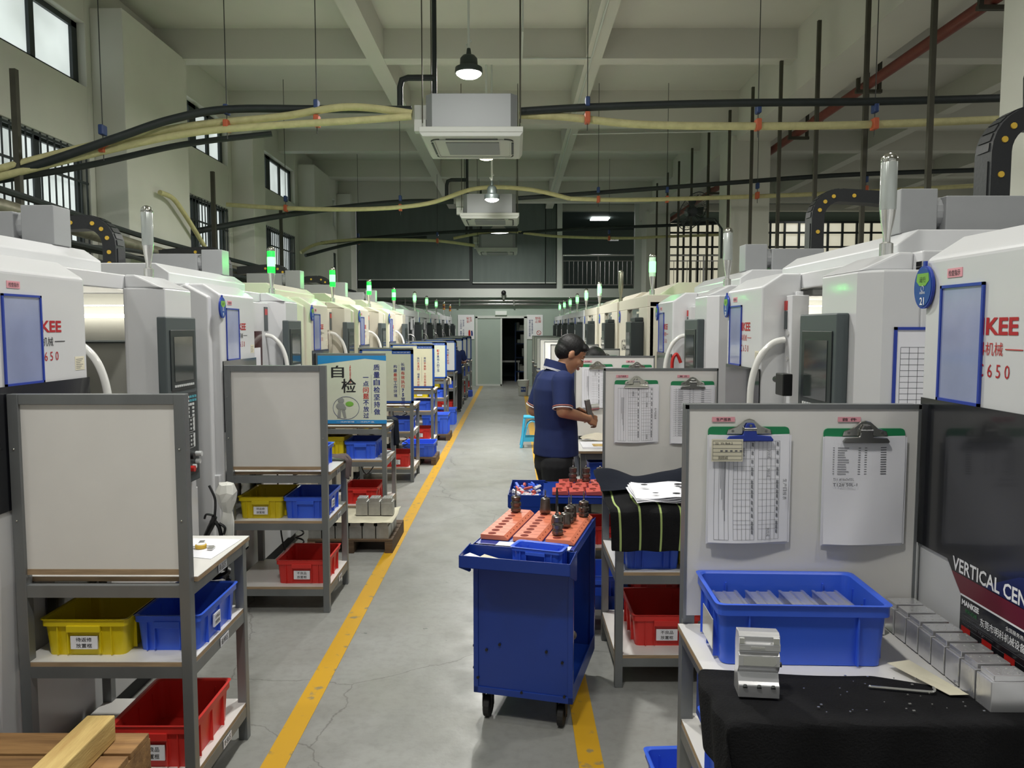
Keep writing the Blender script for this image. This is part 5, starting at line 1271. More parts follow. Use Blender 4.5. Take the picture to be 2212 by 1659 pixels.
# small paper slip under the blue clip
t = thing('process_slip', 'small yellowish filled-in slip clipped on the nearest left-hand clipboard', 'paper', (0.615, 2.197, 1.408))
b = MB(); b.box(-0.045, 0.045, 0, 0.001, -0.045, 0.02); b.build('slip', 'paper_warm', t)
b = MB()
for k in range(6): b.box(-0.042, 0.042, -0.0005, 0, -0.04+0.011*k, -0.0393+0.011*k)
for x in (-0.042, 0.0415): b.box(x, x+0.0006, -0.0005, 0, -0.04, 0.015)
for k in range(5): b.box(-0.02+0.014*k, -0.013+0.014*k, -0.0005, 0, -0.016, -0.012)
b.m = 1; b.text('刘欣成', (-0.012, -0.001, -0.034), (1,0,0), U_, h=0.009, w=0.028); b.text('22  Yh 8x6.2', (-0.01, -0.001, 0.008), (1,0,0), U_, h=0.006, w=0.05)
b.build('lettering', ['ink_grey', 'ink_black'], t)
# crates on the second right rack
crate('plastic_crate', 'blue crate on the middle shelf of the second right rack', CB, (0.675, 3.86, SH[0]), 0, w=0.27, d=0.4)
crate('plastic_crate', 'yellow crate on the middle shelf of the second right rack', CY, (0.955, 3.86, SH[0]), 0, w=0.27, d=0.4)
crate('plastic_crate', 'red crate labelled for rejects on the bottom shelf of the second right rack', CR, (0.76, 3.92, SH[1]), 0, w=0.33, d=0.4, h=0.16, text=BAD)
crate('plastic_crate', 'blue crate on the middle shelf of the third right rack', CB, (0.72, 5.7, SH[0]-0.0), 0, w=0.35, d=0.38, h=0.2)
crate('plastic_crate', 'red crate on the bottom shelf of the third right rack', CR, (0.72, 5.7, SH[1]), 0, w=0.33, d=0.38)
for i in range(3, 10):
    yb = rr[i][0]; n_ = rr[i][2]
    crate('plastic_crate', 'blue crate on the middle shelf of the %s right rack' % n_, CB, (0.70, yb-0.33, SH[0]), 0, w=0.32, d=0.38)
    crate('plastic_crate', 'red crate on the bottom shelf of the %s right rack' % n_, CR, (0.70, yb-0.33, SH[1]), 0, w=0.32, d=0.38)
# nearest right worktop ------------------------------------------------
bc = crate('plastic_crate', 'big blue crate of aluminium parts on the worktop of the nearest right rack', CB, (0.753, 2.067, TT+0.002), math.radians(-2), w=0.435, d=0.268, h=0.165, grips=False)
b = MB(); b.box(-0.2262, -0.2245, -0.10, 0.02, 0.03, 0.11); b.build('clear_label_window', 'plastic_wrap', bc)
for k in range(4):
    t = thing('machined_bar', 'shiny machined aluminium bar lying in the big blue crate', 'metal part', (0.605+0.096*k, 2.067, TT+0.012), 0, 'machined aluminium bars in the big blue crate')
    b = MB(); b.prism([(-0.046,0),(0.046,0),(0.046,0.085),(0.034,0.09),(0.034,0.108),(-0.034,0.108),(-0.034,0.09),(-0.046,0.085)], 'y', -0.10, 0.10); b.build('bar_body', 'aluminium', t, bevel=0.001)
    b = MB(); b.box(-0.036, -0.028, -0.10, 0.10, 0.108, 0.112); b.box(0.028, 0.036, -0.10, 0.10, 0.108, 0.112); b.box(-0.004, 0.004, -0.10, 0.10, 0.108, 0.110); b.build('milled_ribs', 'steel_shiny', t)
    b = MB(); b.box(0.037, 0.044, -0.09, -0.05, 0.09, 0.125); b.build('black_clip', 'btn_black', t, bevel=0.002)
# black cloth over the front of the worktop
def cloth_top(u, v):
    SD = 0.15; a = u*(0.74+SD) - SD          # a < 0: hangs over the left edge
    edge = 1.648; xl = 0.478
    yb_ = 1.905 - 0.06*max(0, a) - 0.05*max(0, -a/SD) + 0.015*math.sin(u*9)
    if a > 0.42: yb_ -= (a-0.42)*0.45
    run_ = yb_ - edge; L = v*(run_+0.36)
    if a >= 0: x, dz = xl+a, 0.0
    else: x, dz = xl-0.006-0.012*math.sin(v*15)**2, a
    if L < run_: y, z = yb_-L, TT+0.006+dz
    else:
        e = L-run_
        wv = 0.014*math.sin(u*26+1)*min(1, e*7)
        y, z = edge-0.010-wv, TT+0.006-e+dz*0.55
        if a < 0: x = xl-0.006+(-a)*0.35*min(1, e*6)
        if u < 0.4: z += 0.10*math.sin(u*15)*e
    return (x, y, z)
cloth('black_work_cloth', 'black cloth draped over the front of the nearest right worktop', 'black_cloth', cloth_top, 0, 11, thick=0.003, nu=70, nv=54, amp=0.0022)
# bright chips on the cloth
b = MB(); rn = random.Random(4)
for k in range(38):
    x = 0.66+0.45*rn.random()**0.8*1.0; y = 1.67+0.2*rn.random(); s_ = 0.0008+0.0016*rn.random(); b.box(x-s_, x+s_*1.6, y-s_, y+s_, TT+0.0105, TT+0.0125)
tag(b.build('metal_chips', 'steel_shiny'), 'tiny bright metal chips scattered on the black cloth', 'chips', kind='stuff')
# machined part leaning on the cloth
t = thing('machined_part', 'upright stepped aluminium part with holes standing on the black cloth', 'metal part', (0.578, 1.775, TT+0.012), math.radians(-6))
W2 = 0.047
prof = [(-0.03,0),(0.03,0),(0.03,0.03),(0.022,0.036),(0.012,0.055),(0.02,0.064),(0.026,0.075),(0.026,0.10),(0.018,0.107),(0.028,0.112),(0.028,0.128),(0.022,0.132),(0.022,0.145),(0.01,0.152),(-0.02,0.150),(-0.026,0.12),(-0.022,0.06),(-0.03,0.035)]
b = MB(); b.prism([(-p[0], p[1]) for p in prof], 'x', -W2, W2); b.build('part_body', 'aluminium', t, bevel=0.0015)
b = MB()
for x in (-0.032, 0.0, 0.032): b.cyl((x,-0.026,0.028), (x,-0.031,0.024), 0.0055, n=12)
for x in (-0.028, 0.018): b.cyl((x,-0.0255,0.088), (x,-0.027,0.088), 0.007, n=14)
b.build('drilled_holes', 'slot_dark', t)
b = MB(); b.prism([(-0.036,0.076),(0.034,0.076),(0.040,0.083),(0.040,0.093),(0.032,0.099),(-0.036,0.099)], 'y', -0.0275, -0.0262); b.box(-0.02, 0.012, -0.0292, -0.0275, 0.117, 0.123); b.box(0.03, 0.044, -0.03, -0.02, 0.129, 0.145); b.box(-0.047, -0.035, -0.03, -0.02, 0.129, 0.143); b.build('milled_pockets', 'steel_shiny', t, bevel=0.0008)
b = MB(); b.cyl((0.047,0.0,0.07), (0.056,0.0,0.07), 0.006, n=12); b.build('side_screw', 'btn_black', t)
# hex key
b = MB(); b.tube(spline([(0,0,0),(0.06,-0.003,0),(0.125,-0.006,0),(0.140,-0.006,0.001),(0.146,0.002,0.002),(0.148,0.014,0.002)], 5), 0.0032, 6); b.ball((0,0,0), 0.004, 8); o = b.build('hex_key', 'steel_shiny', loc=(0.86, 1.80, TT+0.014)); o.rotation_euler = (0,0,math.radians(-9)); tag(o, 'bent steel hex key lying on the black cloth', 'tool')
# row of drilled blocks
for k in range(8):
    y = 1.722+0.0645*k
    t = thing('aluminium_block', 'shiny drilled aluminium block in the row along the right edge, %s' % ['closest to the viewer', 'second from the viewer', 'third from the viewer', 'fourth from the viewer', 'fifth from the viewer', 'sixth from the viewer', 'seventh from the viewer', 'farthest from the viewer'][k], 'metal block', (1.128, y, TT+0.004), 0, None)
    b = MB(); b.box(-0.043, 0.043, -0.029, 0.029, 0, 0.072); b.prism([(-0.036,0.072),(0.043,0.072),(0.043,0.086),(-0.036,0.086)], 'y', -0.026, 0.026); b.build('block_body', 'aluminium', t, bevel=0.0015)
    b = MB()
    for q in range(7): b.cyl((-0.028+0.011*q, -0.012 if q % 2 else 0.012, 0.086), (-0.028+0.011*q, -0.012 if q % 2 else 0.012, 0.0868), 0.0032, n=10)
    b.build('drilled_holes', 'steel_shiny', t)
al_block('aluminium block lying behind the big blue crate by the notice board', (1.03, 2.17, TT+0.003), None, w=0.06, d=0.06, h=0.07, dull=False)
b = MB(); b.add([(0.965,1.93,TT+0.014),(1.02,1.93,TT+0.022),(1.075,1.76,TT+0.013),(1.03,1.76,TT+0.012)], [(0,1,2,3)]); o = b.build('paper_scrap', 'paper_warm'); m_ = o.modifiers.new('s','SOLIDIFY'); m_.thickness = 0.001; tag(o, 'torn scrap of old newspaper lying by the aluminium blocks', 'paper')
# blue sheet-metal cabinet under the nearest right worktop
b = MB(); b.box(0.535, 0.548, 1.92, 2.18, 0.62, 0.83); o = b.build('side_panel', 'cart_blue'); tag(o, 'blue sheet metal panel fixed under the left side of the nearest right rack', 'panel')
crate('plastic_crate', 'blue crate standing beneath the black cloth at the bottom edge', CB, (0.628, 1.84, SH[0]+0.002), 0, w=0.25, d=0.34, h=0.15)
crate('plastic_crate', 'low blue crate on the floor at the bottom edge, right of the aisle', CB, (0.61, 2.45, 0.133), math.radians(3), w=0.27, d=0.36, h=0.13)
pallet('small dark wooden block pallet under the low blue crate', 0.60, 2.45, 0.38, 0.42, h=0.13, n=3)
# stuff on the second right worktop -------------------------------------
def striped(u, v):
    x = 0.455+0.67*u; L = v*0.64; y0 = 4.02
    if L < 0.43: return (x, y0-L, TT+0.022+0.015*math.sin(u*5)**2)
    return (x, 3.578-0.02*math.sin(u*14)**2, TT+0.03-(L-0.43))
o = cloth('striped_cloth', 'black cloth with pale green stripes over the second right worktop', 'black_cloth', striped, 0, 21, nu=70, nv=24, amp=0.006)
o.data.materials.append(M['stripe_green'])
for p in o.data.polygons:
    i = p.index // 24
    if i % 10 in (4,): p.material_index = 1
def jacket(u, v):
    x = 0.43+0.68*u; y = 4.13-0.30*v
    return (x, y+0.03*math.sin(u*8), TT+0.06+0.085*math.sin(PI*min(1, v*1.05))*(0.5+0.5*u)+0.02*math.sin(u*9+v*4))
cloth('jacket', 'crumpled dark navy jacket heaped against the second right notice board', 'navy_cloth', jacket, 0, 8, nu=40, nv=20, amp=0.012)
for k in range(4):
    b = MB(); N = 8; vs = []
    for i in range(N+1):
        for j in range(N+1): vs.append((0.30*(i/N-0.5), 0.21*(j/N-0.5), 0.006*math.sin(i*0.9+k)+0.004*math.sin(j*0.8)))
    b.add(vs, [(i*(N+1)+j, (i+1)*(N+1)+j, (i+1)*(N+1)+j+1, i*(N+1)+j+1) for i in range(N) for j in range(N)])
    o = b.build('drawing_sheet', 'paper', smooth=True, loc=(0.72+0.004*k, 3.71, TT+0.065+0.007*k)); o.rotation_euler = (math.radians(9), 0, math.radians(7-3*k))
    tag(o, 'printed sheet with pictures of dark parts on top of the striped cloth' if k == 3 else 'plain white sheet in the stack under the printed one on the striped cloth', 'paper', None if k == 3 else 'loose sheets on the striped cloth')
    if k == 3:
        for (x, y, sx_, sy_) in ((-0.09,0.04,0.035,0.018),(0.08,0.05,0.045,0.024),(0.09,0.0,0.03,0.014),(-0.05,-0.07,0.03,0.010),(0.05,-0.07,0.04,0.012)):
            q = MB(); q.ball((x,y,0.012), 0.5, 12, sx=sx_, sy=sy_, sz=0.002); q.build('printed_picture', 'ink_black', o)
# third right worktop: gloves, papers
b = MB(); b.box(0.50, 0.78, 5.52, 5.80, TT+0.001, TT+0.012); tag(b.build('paper_stack', 'paper'), 'stack of papers on the third right worktop beside the worker', 'paper')
b = MB(); b.box(0.58, 0.66, 5.56, 5.66, TT+0.0125, TT+0.016); tag(b.build('sticky_note', 'wood_pale'), 'yellow note on the paper stack of the third right worktop', 'paper')
def glove_f(u, v): return (0.52+0.26*u, 5.82+0.12*v, TT+0.02+0.045*math.sin(PI*v)*math.sin(PI*u))
cloth('work_gloves', 'crumpled pale work gloves on the third right worktop', 'glove_cloth', glove_f, 0, 2, nu=16, nv=10, amp=0.008)
# ================================================================ CARTS
def tool_holder(label, parent_loc, h=0.075, drill=0.045, grp=None, ratio=1.0, dark=True, style=0):
    t = thing('tool_holder', label, 'tool holder', parent_loc, 0, grp)
    r = 0.022*ratio
    prof = {0: [(r*0.8,0),(r,0.003),(r,0.018),(r*0.8,0.022),(r*0.8,0.026),(r*1.05,0.030),(r*1.05,0.045),(r*0.85,0.048),(r*0.8,0.056),(r*0.95,0.060),(r*0.95,h-0.004),(r*0.7,h),(0.002,h)],
            1: [(r*0.9,0),(r*1.05,0.004),(r*1.1,0.02),(r,0.03),(r*0.95,h*0.8),(r*0.85,h-0.004),(r*0.6,h),(0.002,h)]}[style]
    b = MB(); b.lathe(prof, n=20); b.build('collet_chuck', 'holder_dark' if dark else 'steel_mid', t, smooth=True)
    b = MB(); rr = 0.0035 if drill < 0.06 else 0.006
    b.lathe([(rr*1.6,h-0.002),(rr*1.6,h+0.008),(rr,h+0.010),(rr,h+drill*0.8),(rr*0.3,h+drill)], n=10); b.build('drill_bit', 'steel_mid' if drill < 0.06 else 'panel_dark', t, smooth=True)
    return t
def caster(t, x, y, r=0.048):
    b = MB(); b.cyl((x-0.014,y,r), (x+0.014,y,r), r, n=20); w_ = b.build('wheel', 'rubber', t, bevel=0.004)
    b = MB(); b.box(x-0.022, x-0.018, y-0.02, y+0.02, r, 0.125); b.box(x+0.018, x+0.022, y-0.02, y+0.02, r, 0.125); b.box(x-0.03, x+0.03, y-0.03, y+0.03, 0.12, 0.13); b.cyl((x-0.024,y,r), (x+0.024,y,r), 0.007, n=8)
    b.build('caster_fork', 'rubber', w_)
# --- near blue cart
CA = Vector((-0.179, 3.31, 0)); ra = math.radians(-15)
t = thing('tool_cart', 'blue steel tool cart with three orange holder plates standing in the aisle', 'cart', CA, ra)
W, Dp, H = 0.447, 0.60, 0.80
b = MB(); b.box(0.012, W-0.012, 0.006, 0.010, 0.14, H-0.02); b.box(0, 0.022, 0, 0.022, 0.13, H); b.box(W-0.022, W, 0, 0.022, 0.13, H); b.box(0, W, 0, 0.02, 0.13, 0.16); b.box(0.022, W-0.022, 0.0, 0.02, H-0.04, H)
b.build('front_panel', 'cart_blue', t, bevel=0.002)
b = MB(); b.box(0.012, W-0.012, Dp-0.010, Dp-0.006, 0.14, H-0.02); b.box(0, 0.022, Dp-0.022, Dp, 0.13, H); b.box(W-0.022, W, Dp-0.022, Dp, 0.13, H); b.build('back_panel', 'cart_blue', t, bevel=0.002)
b = MB(); b.box(0, W, 0.02, Dp-0.02, 0.15, 0.156); b.box(0, 0.004, 0.02, Dp-0.02, 0.13, 0.21); b.box(W-0.004, W, 0.02, Dp-0.02, 0.13, 0.21); b.build('bottom_shelf', 'cart_blue', t)
b = MB(); b.box(0, W, 0.0, Dp, H-0.006, H); b.box(0, 0.004, 0, Dp, H-0.035, H+0.004); b.box(W-0.004, W, 0, Dp, H-0.035, H+0.004); b.build('top_deck', 'cart_blue', t, bevel=0.001)
# front tray with slanted cheeks
b = MB(); y0 = -0.135; xa, xb = -0.02, W+0.012; zb, zt = H-0.065, H-0.012
b.box(xa, xb, y0, y0+0.004, zb, zt); b.box(xa, xb, y0, 0.0, zb, zb+0.004)
for x in (xa, xb-0.004): b.prism([(y0, zb), (0.0, zb-0.06), (0.02, zb-0.06), (0.02, H), (0.0, H), (y0, zt)], 'x', x, x+0.004)
b.box(xa, xb, -0.002, 0.002, zb, H)
b.build('front_tray', 'cart_blue', t, bevel=0.001)
b = MB(); b.box(0.10, W-0.02, 0.01, 0.07, H+0.0005, H+0.002); b.build('worn_paper', 'paper', t)
b = MB()
for (x, z) in ((0.12,0.36),(0.06,0.33),(0.33,0.35),(0.40,0.31),(0.02,0.20),(0.22,0.155),(0.41,0.16)): b.cyl((x,0.006,z), (x,-0.002,z), 0.006, n=10)
for z in (0.24, 0.34): b.cyl((-0.004,0.01,z), (0.004,0.01,z), 0.006, n=8)
b.build('bolts', 'rubber', t)
for x, y in ((0.05, 0.06), (W-0.06, 0.06), (0.05, Dp-0.06), (W-0.06, Dp-0.06)): caster(t, x, y)
b = MB(); b.tube([(W+0.004, 0.1, 0.62), (W+0.004, 0.1, 0.30)], 0.001, 4)
Ma = Matrix.Translation(CA) @ Matrix.Rotation(ra, 4, 'Z')
def WA(x, y, z): return tuple(Ma @ Vector((x, y, z)))
def plate(label, wx, wy, z, w_=0.128, L=0.50, rot=ra, n=9, matn='cart_orange'):
    p = thing('holder_plate', label, 'tool rack', (0,0,0), rot, None); p.location = (wx, wy, z)
    b = MB(); b.prism([(0,0),(w_,0),(w_,0.006),(w_-0.020,0.022),(0,0.022)], 'y', 0, L); b.m = 1
    for k in range(n): b.m = 0
    b.build('plate_body', matn, p, bevel=0.001)
    b = MB()
    for k in range(n):
        y = L*(k+0.5)/n; b.cyl((w_*0.36, y, 0.0215), (w_*0.36, y, 0.0226), 0.019, n=18)
    b.build('holes', 'hole_red', p)
    b = MB()
    for k in range(n):
        y = L*(k+0.5)/n; b.box(w_-0.012, w_-0.008, y-0.006, y-0.002, 0.0120, 0.0165)
    for k in range(1, n): b.box(0.001, w_-0.021, L*k/n-0.0006, L*k/n+0.0006, 0.022, 0.0223)
    b.build('slots', 'hole_red', p)
    return p
for i, (x, lab) in enumerate(((0.008, 'orange holder plate at the left of the near cart'), (0.158, 'orange holder plate in the middle of the near cart'), (0.306, 'orange holder plate at the right of the near cart'))):
    w = WA(x, 0.085, H+0.001); plate(lab, w[0], w[1], H+0.002)
th = [(0.054, 0.53, 0.078, 0.045, 0, 'dark tool holder alone on the left orange plate'), (0.205, 0.53, 0.078, 0.04, 1, 'shiny tool holder alone on the middle orange plate'),
      (0.40, 0.52, 0.075, 0.05, 0, 'tool holder at the far end of the right orange plate'), (0.352, 0.44, 0.072, 0.05, 1, 'tool holder third along the right orange plate'), (0.352, 0.385, 0.075, 0.05, 0, 'tool holder fourth along the right orange plate, with thin drill'),
      (0.352, 0.30, 0.066, 0.03, 1, 'squat tool holder on the right orange plate'), (0.31, 0.31, 0.05, 0.13, 1, 'tool holder with a long black tool between the orange plates'), (0.345, 0.16, 0.085, 0.045, 0, 'dark tool holder nearest the blue bin on the right orange plate')]
for x, y, h_, dr, st, lab in th: tool_holder(lab, WA(x, y, H+0.0265), h_, dr, None, 1.15, style=st)
bn = crate('small_bin', 'small blue bin set askew in the front tray of the near cart', CB, WA(0.31, -0.045, H-0.055), ra-math.radians(6), w=0.215, d=0.105, h=0.085)
b = MB()
for k, (x, m_) in enumerate(((0.05, 0), (0.11, 1))):
    b.m = m_; b.add([(x-0.045,-0.03,0),(x+0.05,-0.05,0),(x+0.06,-0.02,0),(x-0.03,0.01,0),(x-0.045,-0.03,0.02),(x+0.05,-0.05,0.015),(x+0.06,-0.02,0.015),(x-0.03,0.01,0.022)], [(3,2,1,0),(4,5,6,7),(0,1,5,4),(1,2,6,5),(2,3,7,6),(3,0,4,7)])
w = WA(0.0, -0.065, H-0.058)
for k, (nm_, mt, dx, lab) in enumerate((('plastic_wedge', 'paper', 0.03, 'white wedge-shaped plastic piece in the near cart tray'), ('plastic_wedge', 'paper_warm', 0.10, 'pale yellow wedge-shaped plastic piece in the near cart tray'), ('plastic_wedge', 'crate_blue', 0.165, 'blue clip piece in the near cart tray'))):
    b = MB(); b.add([(-0.045,-0.015,0),(0.05,-0.025,0),(0.055,0.005,0),(-0.03,0.018,0),(-0.045,-0.015,0.03),(0.05,-0.025,0.018),(0.055,0.005,0.018),(-0.03,0.018,0.034)], [(3,2,1,0),(4,5,6,7),(0,1,5,4),(1,2,6,5),(2,3,7,6),(3,0,4,7)])
    o = b.build(nm_, mt, loc=WA(dx, -0.07, H-0.058+0.002), bevel=0.002); o.rotation_euler = (0,0,ra-0.1+0.15*k); o.scale = (1 if k < 2 else 0.5,)*3; tag(o, lab, 'plastic piece')
# tilted plate and tools inside the cart
p = plate('orange holder plate leaning inside the near cart on its bottom shelf', 0, 0, 0, L=0.30, n=6, matn='cart_orange'); p.location = WA(0.30, 0.10, 0.20); p.rotation_euler = (math.radians(42), math.radians(-10), ra)
for k, (x, y, z) in enumerate(((0.36, 0.30, 0.40), (0.36, 0.42, 0.26))):
    q = tool_holder('dark tool holder lying %s inside the near cart' % ('on the leaning plate' if k == 0 else 'on the bottom shelf'), WA(x, y, z), 0.07, 0.05); q.rotation_euler = (math.radians(60), math.radians(30), ra)
# --- rear blue cart
CBp = Vector((0.165, 4.33, 0)); rb = math.radians(-3)
t = thing('tool_cart', 'blue steel tool cart with coral tool holders, behind the near cart', 'cart', CBp, rb)
L2, D2, H = 0.86, 0.44, 0.78
for x in (0, L2-0.025):
    b = MB(); b.box(x, x+0.025, 0, 0.03, 0.13, H); b.box(x, x+0.025, D2-0.03, D2, 0.13, H); b.box(x+0.008, x+0.014, 0.02, D2-0.02, 0.14, H-0.02); b.build('end_panel', 'cart_blue', t, bevel=0.002)
b = MB(); b.box(0, L2, 0, D2, H-0.006, H); b.box(0, L2, 0, 0.004, H-0.035, H+0.003); b.box(0, L2, D2-0.004, D2, H-0.035, H+0.003); b.build('top_deck', 'cart_blue', t, bevel=0.001)
b = MB(); b.box(0, L2, 0.004, D2-0.004, 0.15, 0.156); b.box(0, L2, 0, 0.004, 0.13, 0.21); b.box(0, L2, D2-0.004, D2, 0.13, 0.21); b.build('bottom_shelf', 'cart_blue', t)
b = MB(); x0 = -0.20; zb, zt = H-0.06, H+0.012
b.box(x0, x0+0.004, 0.0, D2, zb, zt); b.box(x0, 0, 0, D2, zb, zb+0.004)
for y in (0.0, D2-0.004): b.prism([(x0, zb), (0, zb-0.13), (0.01, zb-0.13), (0.01, zt), (x0, zt)], 'y', y, y+0.004)
b.build('end_tray', 'cart_blue', t, bevel=0.001)
for x, y in ((0.05, 0.06), (L2-0.06, 0.06), (0.05, D2-0.06), (L2-0.06, D2-0.06)): caster(t, x, y)
Mb = Matrix.Translation(CBp) @ Matrix.Rotation(rb, 4, 'Z')
def WB(x, y, z): return tuple(Mb @ Vector((x, y, z)))
for r in range(3):
    for c in range(7):
        o = thing('holder_block', 'coral plastic tool holder block on the rear cart', 'tool rack', WB(0.10+0.098*c+0.02*r, 0.05+0.125*r, H+0.003), rb, 'coral holder blocks on the rear cart')
        b = MB(); b.prism([(-0.046,0),(0.046,0),(0.046,0.012),(0.036,0.026),(-0.046,0.020)], 'y', 0, 0.118); b.build('block_body', 'cart_coral', o, bevel=0.002)
        b = MB(); b.cyl((-0.005,0.075,0.0225), (-0.005,0.075,0.0255), 0.020, n=14); b.cyl((0,0.025,0.022), (0,0.025,0.0252), 0.008, n=10); b.build('holes', 'hole_red', o)
for k, (x, lab) in enumerate(((0.18, 'dark tool holder at the left on the rear cart'), (0.26, 'dark tool holder in the middle on the rear cart'), (0.345, 'dark tool holder at the right on the rear cart, by the rack'))):
    tool_holder(lab, WB(x, 0.33, H+0.03), 0.085, 0.05 if k < 2 else 0.01, None, 1.15)
rn = random.Random(12)
b = MB()
for k in range(46):
    x = -0.175+0.15*rn.random(); y = 0.05+0.33*rn.random(); z = 0.008+0.045*rn.random(); a = rn.random()*PI; l_ = 0.03+0.03*rn.random(); h_ = 0.006+0.006*rn.random()
    c_, s_ = math.cos(a)*l_, math.sin(a)*l_; b.m = rn.choice([0,0,0,1,2]); dz = 0.02*(rn.random()-.5)
    b.tube([(x-c_*0.5, y-s_*0.5, z-dz+0.004), (x+c_*0.5, y+s_*0.5, z+dz+0.006)], h_, 5)
o = b.build('insert_packets', ['paper', 'crate_blue', 'cart_coral'], loc=WB(0, 0, H-0.056)); o.rotation_euler = (0,0,rb); tag(o, 'heap of small white and coloured packets in the tray of the rear cart', 'packets', kind='stuff')
o = crate('plastic_crate', 'blue crate on the rear cart bottom shelf', CB, WB(0.30, 0.22, 0.158), rb, w=0.3, d=0.32, h=0.15)
o = crate('plastic_crate', 'red crate on the bottom shelf of the rear cart', CR, WB(0.66, 0.22, 0.158), rb, w=0.28, d=0.32, h=0.3)
# --- stool and bucket
t = thing('plastic_stool', 'light blue plastic stool beside the standing worker', 'stool', (0.27, 11.2, 0))
b = MB(); b.prism([(-0.13,-0.10),(0.13,-0.10),(0.13,0.10),(-0.13,0.10)], 'z', 0.42, 0.455); b.build('seat', 'stool_blue', t, bevel=0.012)
for sx in (-1, 1):
    for sy in (-1, 1):
        b = MB(); b.tube([(sx*0.115, sy*0.085, 0.42), (sx*0.14, sy*0.12, 0.15), (sx*0.165, sy*0.145, 0.0)], [0.020, 0.022, 0.024], 6); b.build('leg', 'stool_blue', t, bevel=0.002)
b = MB()
for s_ in (-1, 1):
    pts = [(-0.13, s_*0.128, 0.10)] + [(-0.08*math.cos(k*PI/8), s_*(0.118-0.03*math.sin(k*PI/8)), 0.30+0.08*math.sin(k*PI/8)) for k in range(9)] + [(0.13, s_*0.128, 0.10)]
    b.tube(pts, 0.010, 6); b.box(-0.14, 0.14, s_*0.13-0.006, s_*0.13+0.006, 0.09, 0.15)
for s_ in (-1, 1): b.box(s_*0.145-0.006, s_*0.145+0.006, -0.12, 0.12, 0.12, 0.16)
b.build('braces', 'stool_blue', t)
t = thing('paint_bucket', 'white plastic bucket with a blue label near the far door', 'bucket', (0.24, 19.6, 0))
b = MB(); b.lathe([(0.115,0),(0.12,0.02),(0.14,0.33),(0.15,0.335),(0.15,0.37),(0.145,0.375)], n=28); b.build('bucket_body', 'bucket_white', t, smooth=True)
b = MB(); b.lathe([(0.001,0.375),(0.152,0.375),(0.155,0.385),(0.15,0.40),(0.001,0.395)], n=28); b.build('lid', 'bucket_white', t, smooth=True)
b = MB(); b.rect((0,-0.132,0.17), (1,0,0), (0,-0.06,1), 0.12, 0.13, 0.002); b.m = 1; b.text('防冻', (0,-0.139,0.18), (1,0,0), (0,-0.06,1), h=0.05, bold=0.03); b.build('paper_label', ['badge_blue', 'ink_white'], t)
b = MB(); b.tube([(-0.15,0,0.34),(-0.13,-0.12,0.25),(0,-0.17,0.20),(0.13,-0.12,0.25),(0.15,0,0.34)], 0.003, 5); b.build('wire_handle', 'wire', t)

# ================================================================ PEOPLE
def blob_obj(b, name, matn, parent, voxel, smooth_it=6, label=None):
    o = b.build(name, matn, parent, smooth=True)
    r = o.modifiers.new('remesh', 'REMESH'); r.mode = 'VOXEL'; r.voxel_size = voxel; r.use_smooth_shade = True
    if smooth_it: s_ = o.modifiers.new('smooth', 'SMOOTH'); s_.factor = 0.5; s_.iterations = smooth_it
    if label: o['label'] = label
    return o
def cap(b, p0, r0, p1, r1, n=14):
    b.cyl(p0, p1, r0, r1, n=n); b.ball(p0, r0, n); b.ball(p1, r1, n)
def loft(b, secs, n=24):
    """secs: (x, y, z, rx, ry)"""
    vs = []
    for (x, y, z, rx, ry) in secs: vs += [(x+rx*math.cos(2*PI*j/n), y+ry*math.sin(2*PI*j/n), z) for j in range(n)]
    fs = [(i*n+j, i*n+(j+1)%n, (i+1)*n+(j+1)%n, (i+1)*n+j) for i in range(len(secs)-1) for j in range(n)]
    fs += [tuple(range(n))[::-1], tuple(range((len(secs)-1)*n, len(secs)*n))]
    b.add(vs, fs)
def hand(b, wrist, d, up, side, curl=0.8, s=1.0):
    """d: direction from wrist to knuckles, up: back-of-hand normal, side: +1/-1 gives the thumb side"""
    W = Vector(wrist); d = Vector(d).normalized(); up = Vector(up); up = (up - d*up.dot(d)).normalized(); lat = d.cross(up)*side
    for k in range(4):
        a = W + d*0.02*s + lat*(0.022-0.015*k)*s; c = W + d*(0.082-0.004*abs(k-1))*s + lat*(0.030-0.020*k)*s
        cap(b, a, 0.014*s, c, 0.0105*s, 10)
        L = [0.040, 0.045, 0.042, 0.033][k]*s; p = c; ang = 0.35
        for seg, f in ((0, 1.0), (1, 0.65), (2, 0.5)):
            ang += curl*(0.55 if seg == 0 else 0.9)
            q = p + (d*math.cos(ang) - up*math.sin(ang))*L*f; cap(b, p, (0.0095-0.0008*seg)*s, q, (0.0088-0.0008*seg)*s, 8); p = q
    t0 = W + d*0.025*s + lat*0.028*s; t1 = t0 + (d*0.6+lat*0.55-up*0.45)*0.045*s; t2 = t1 + (d*0.8-up*0.5)*0.032*s; t3 = t2 + (d*0.6-up*0.75)*0.022*s
    cap(b, t0, 0.014*s, t1, 0.011*s, 8); cap(b, t1, 0.011*s, t2, 0.0095*s, 8); cap(b, t2, 0.0095*s, t3, 0.008*s, 8)
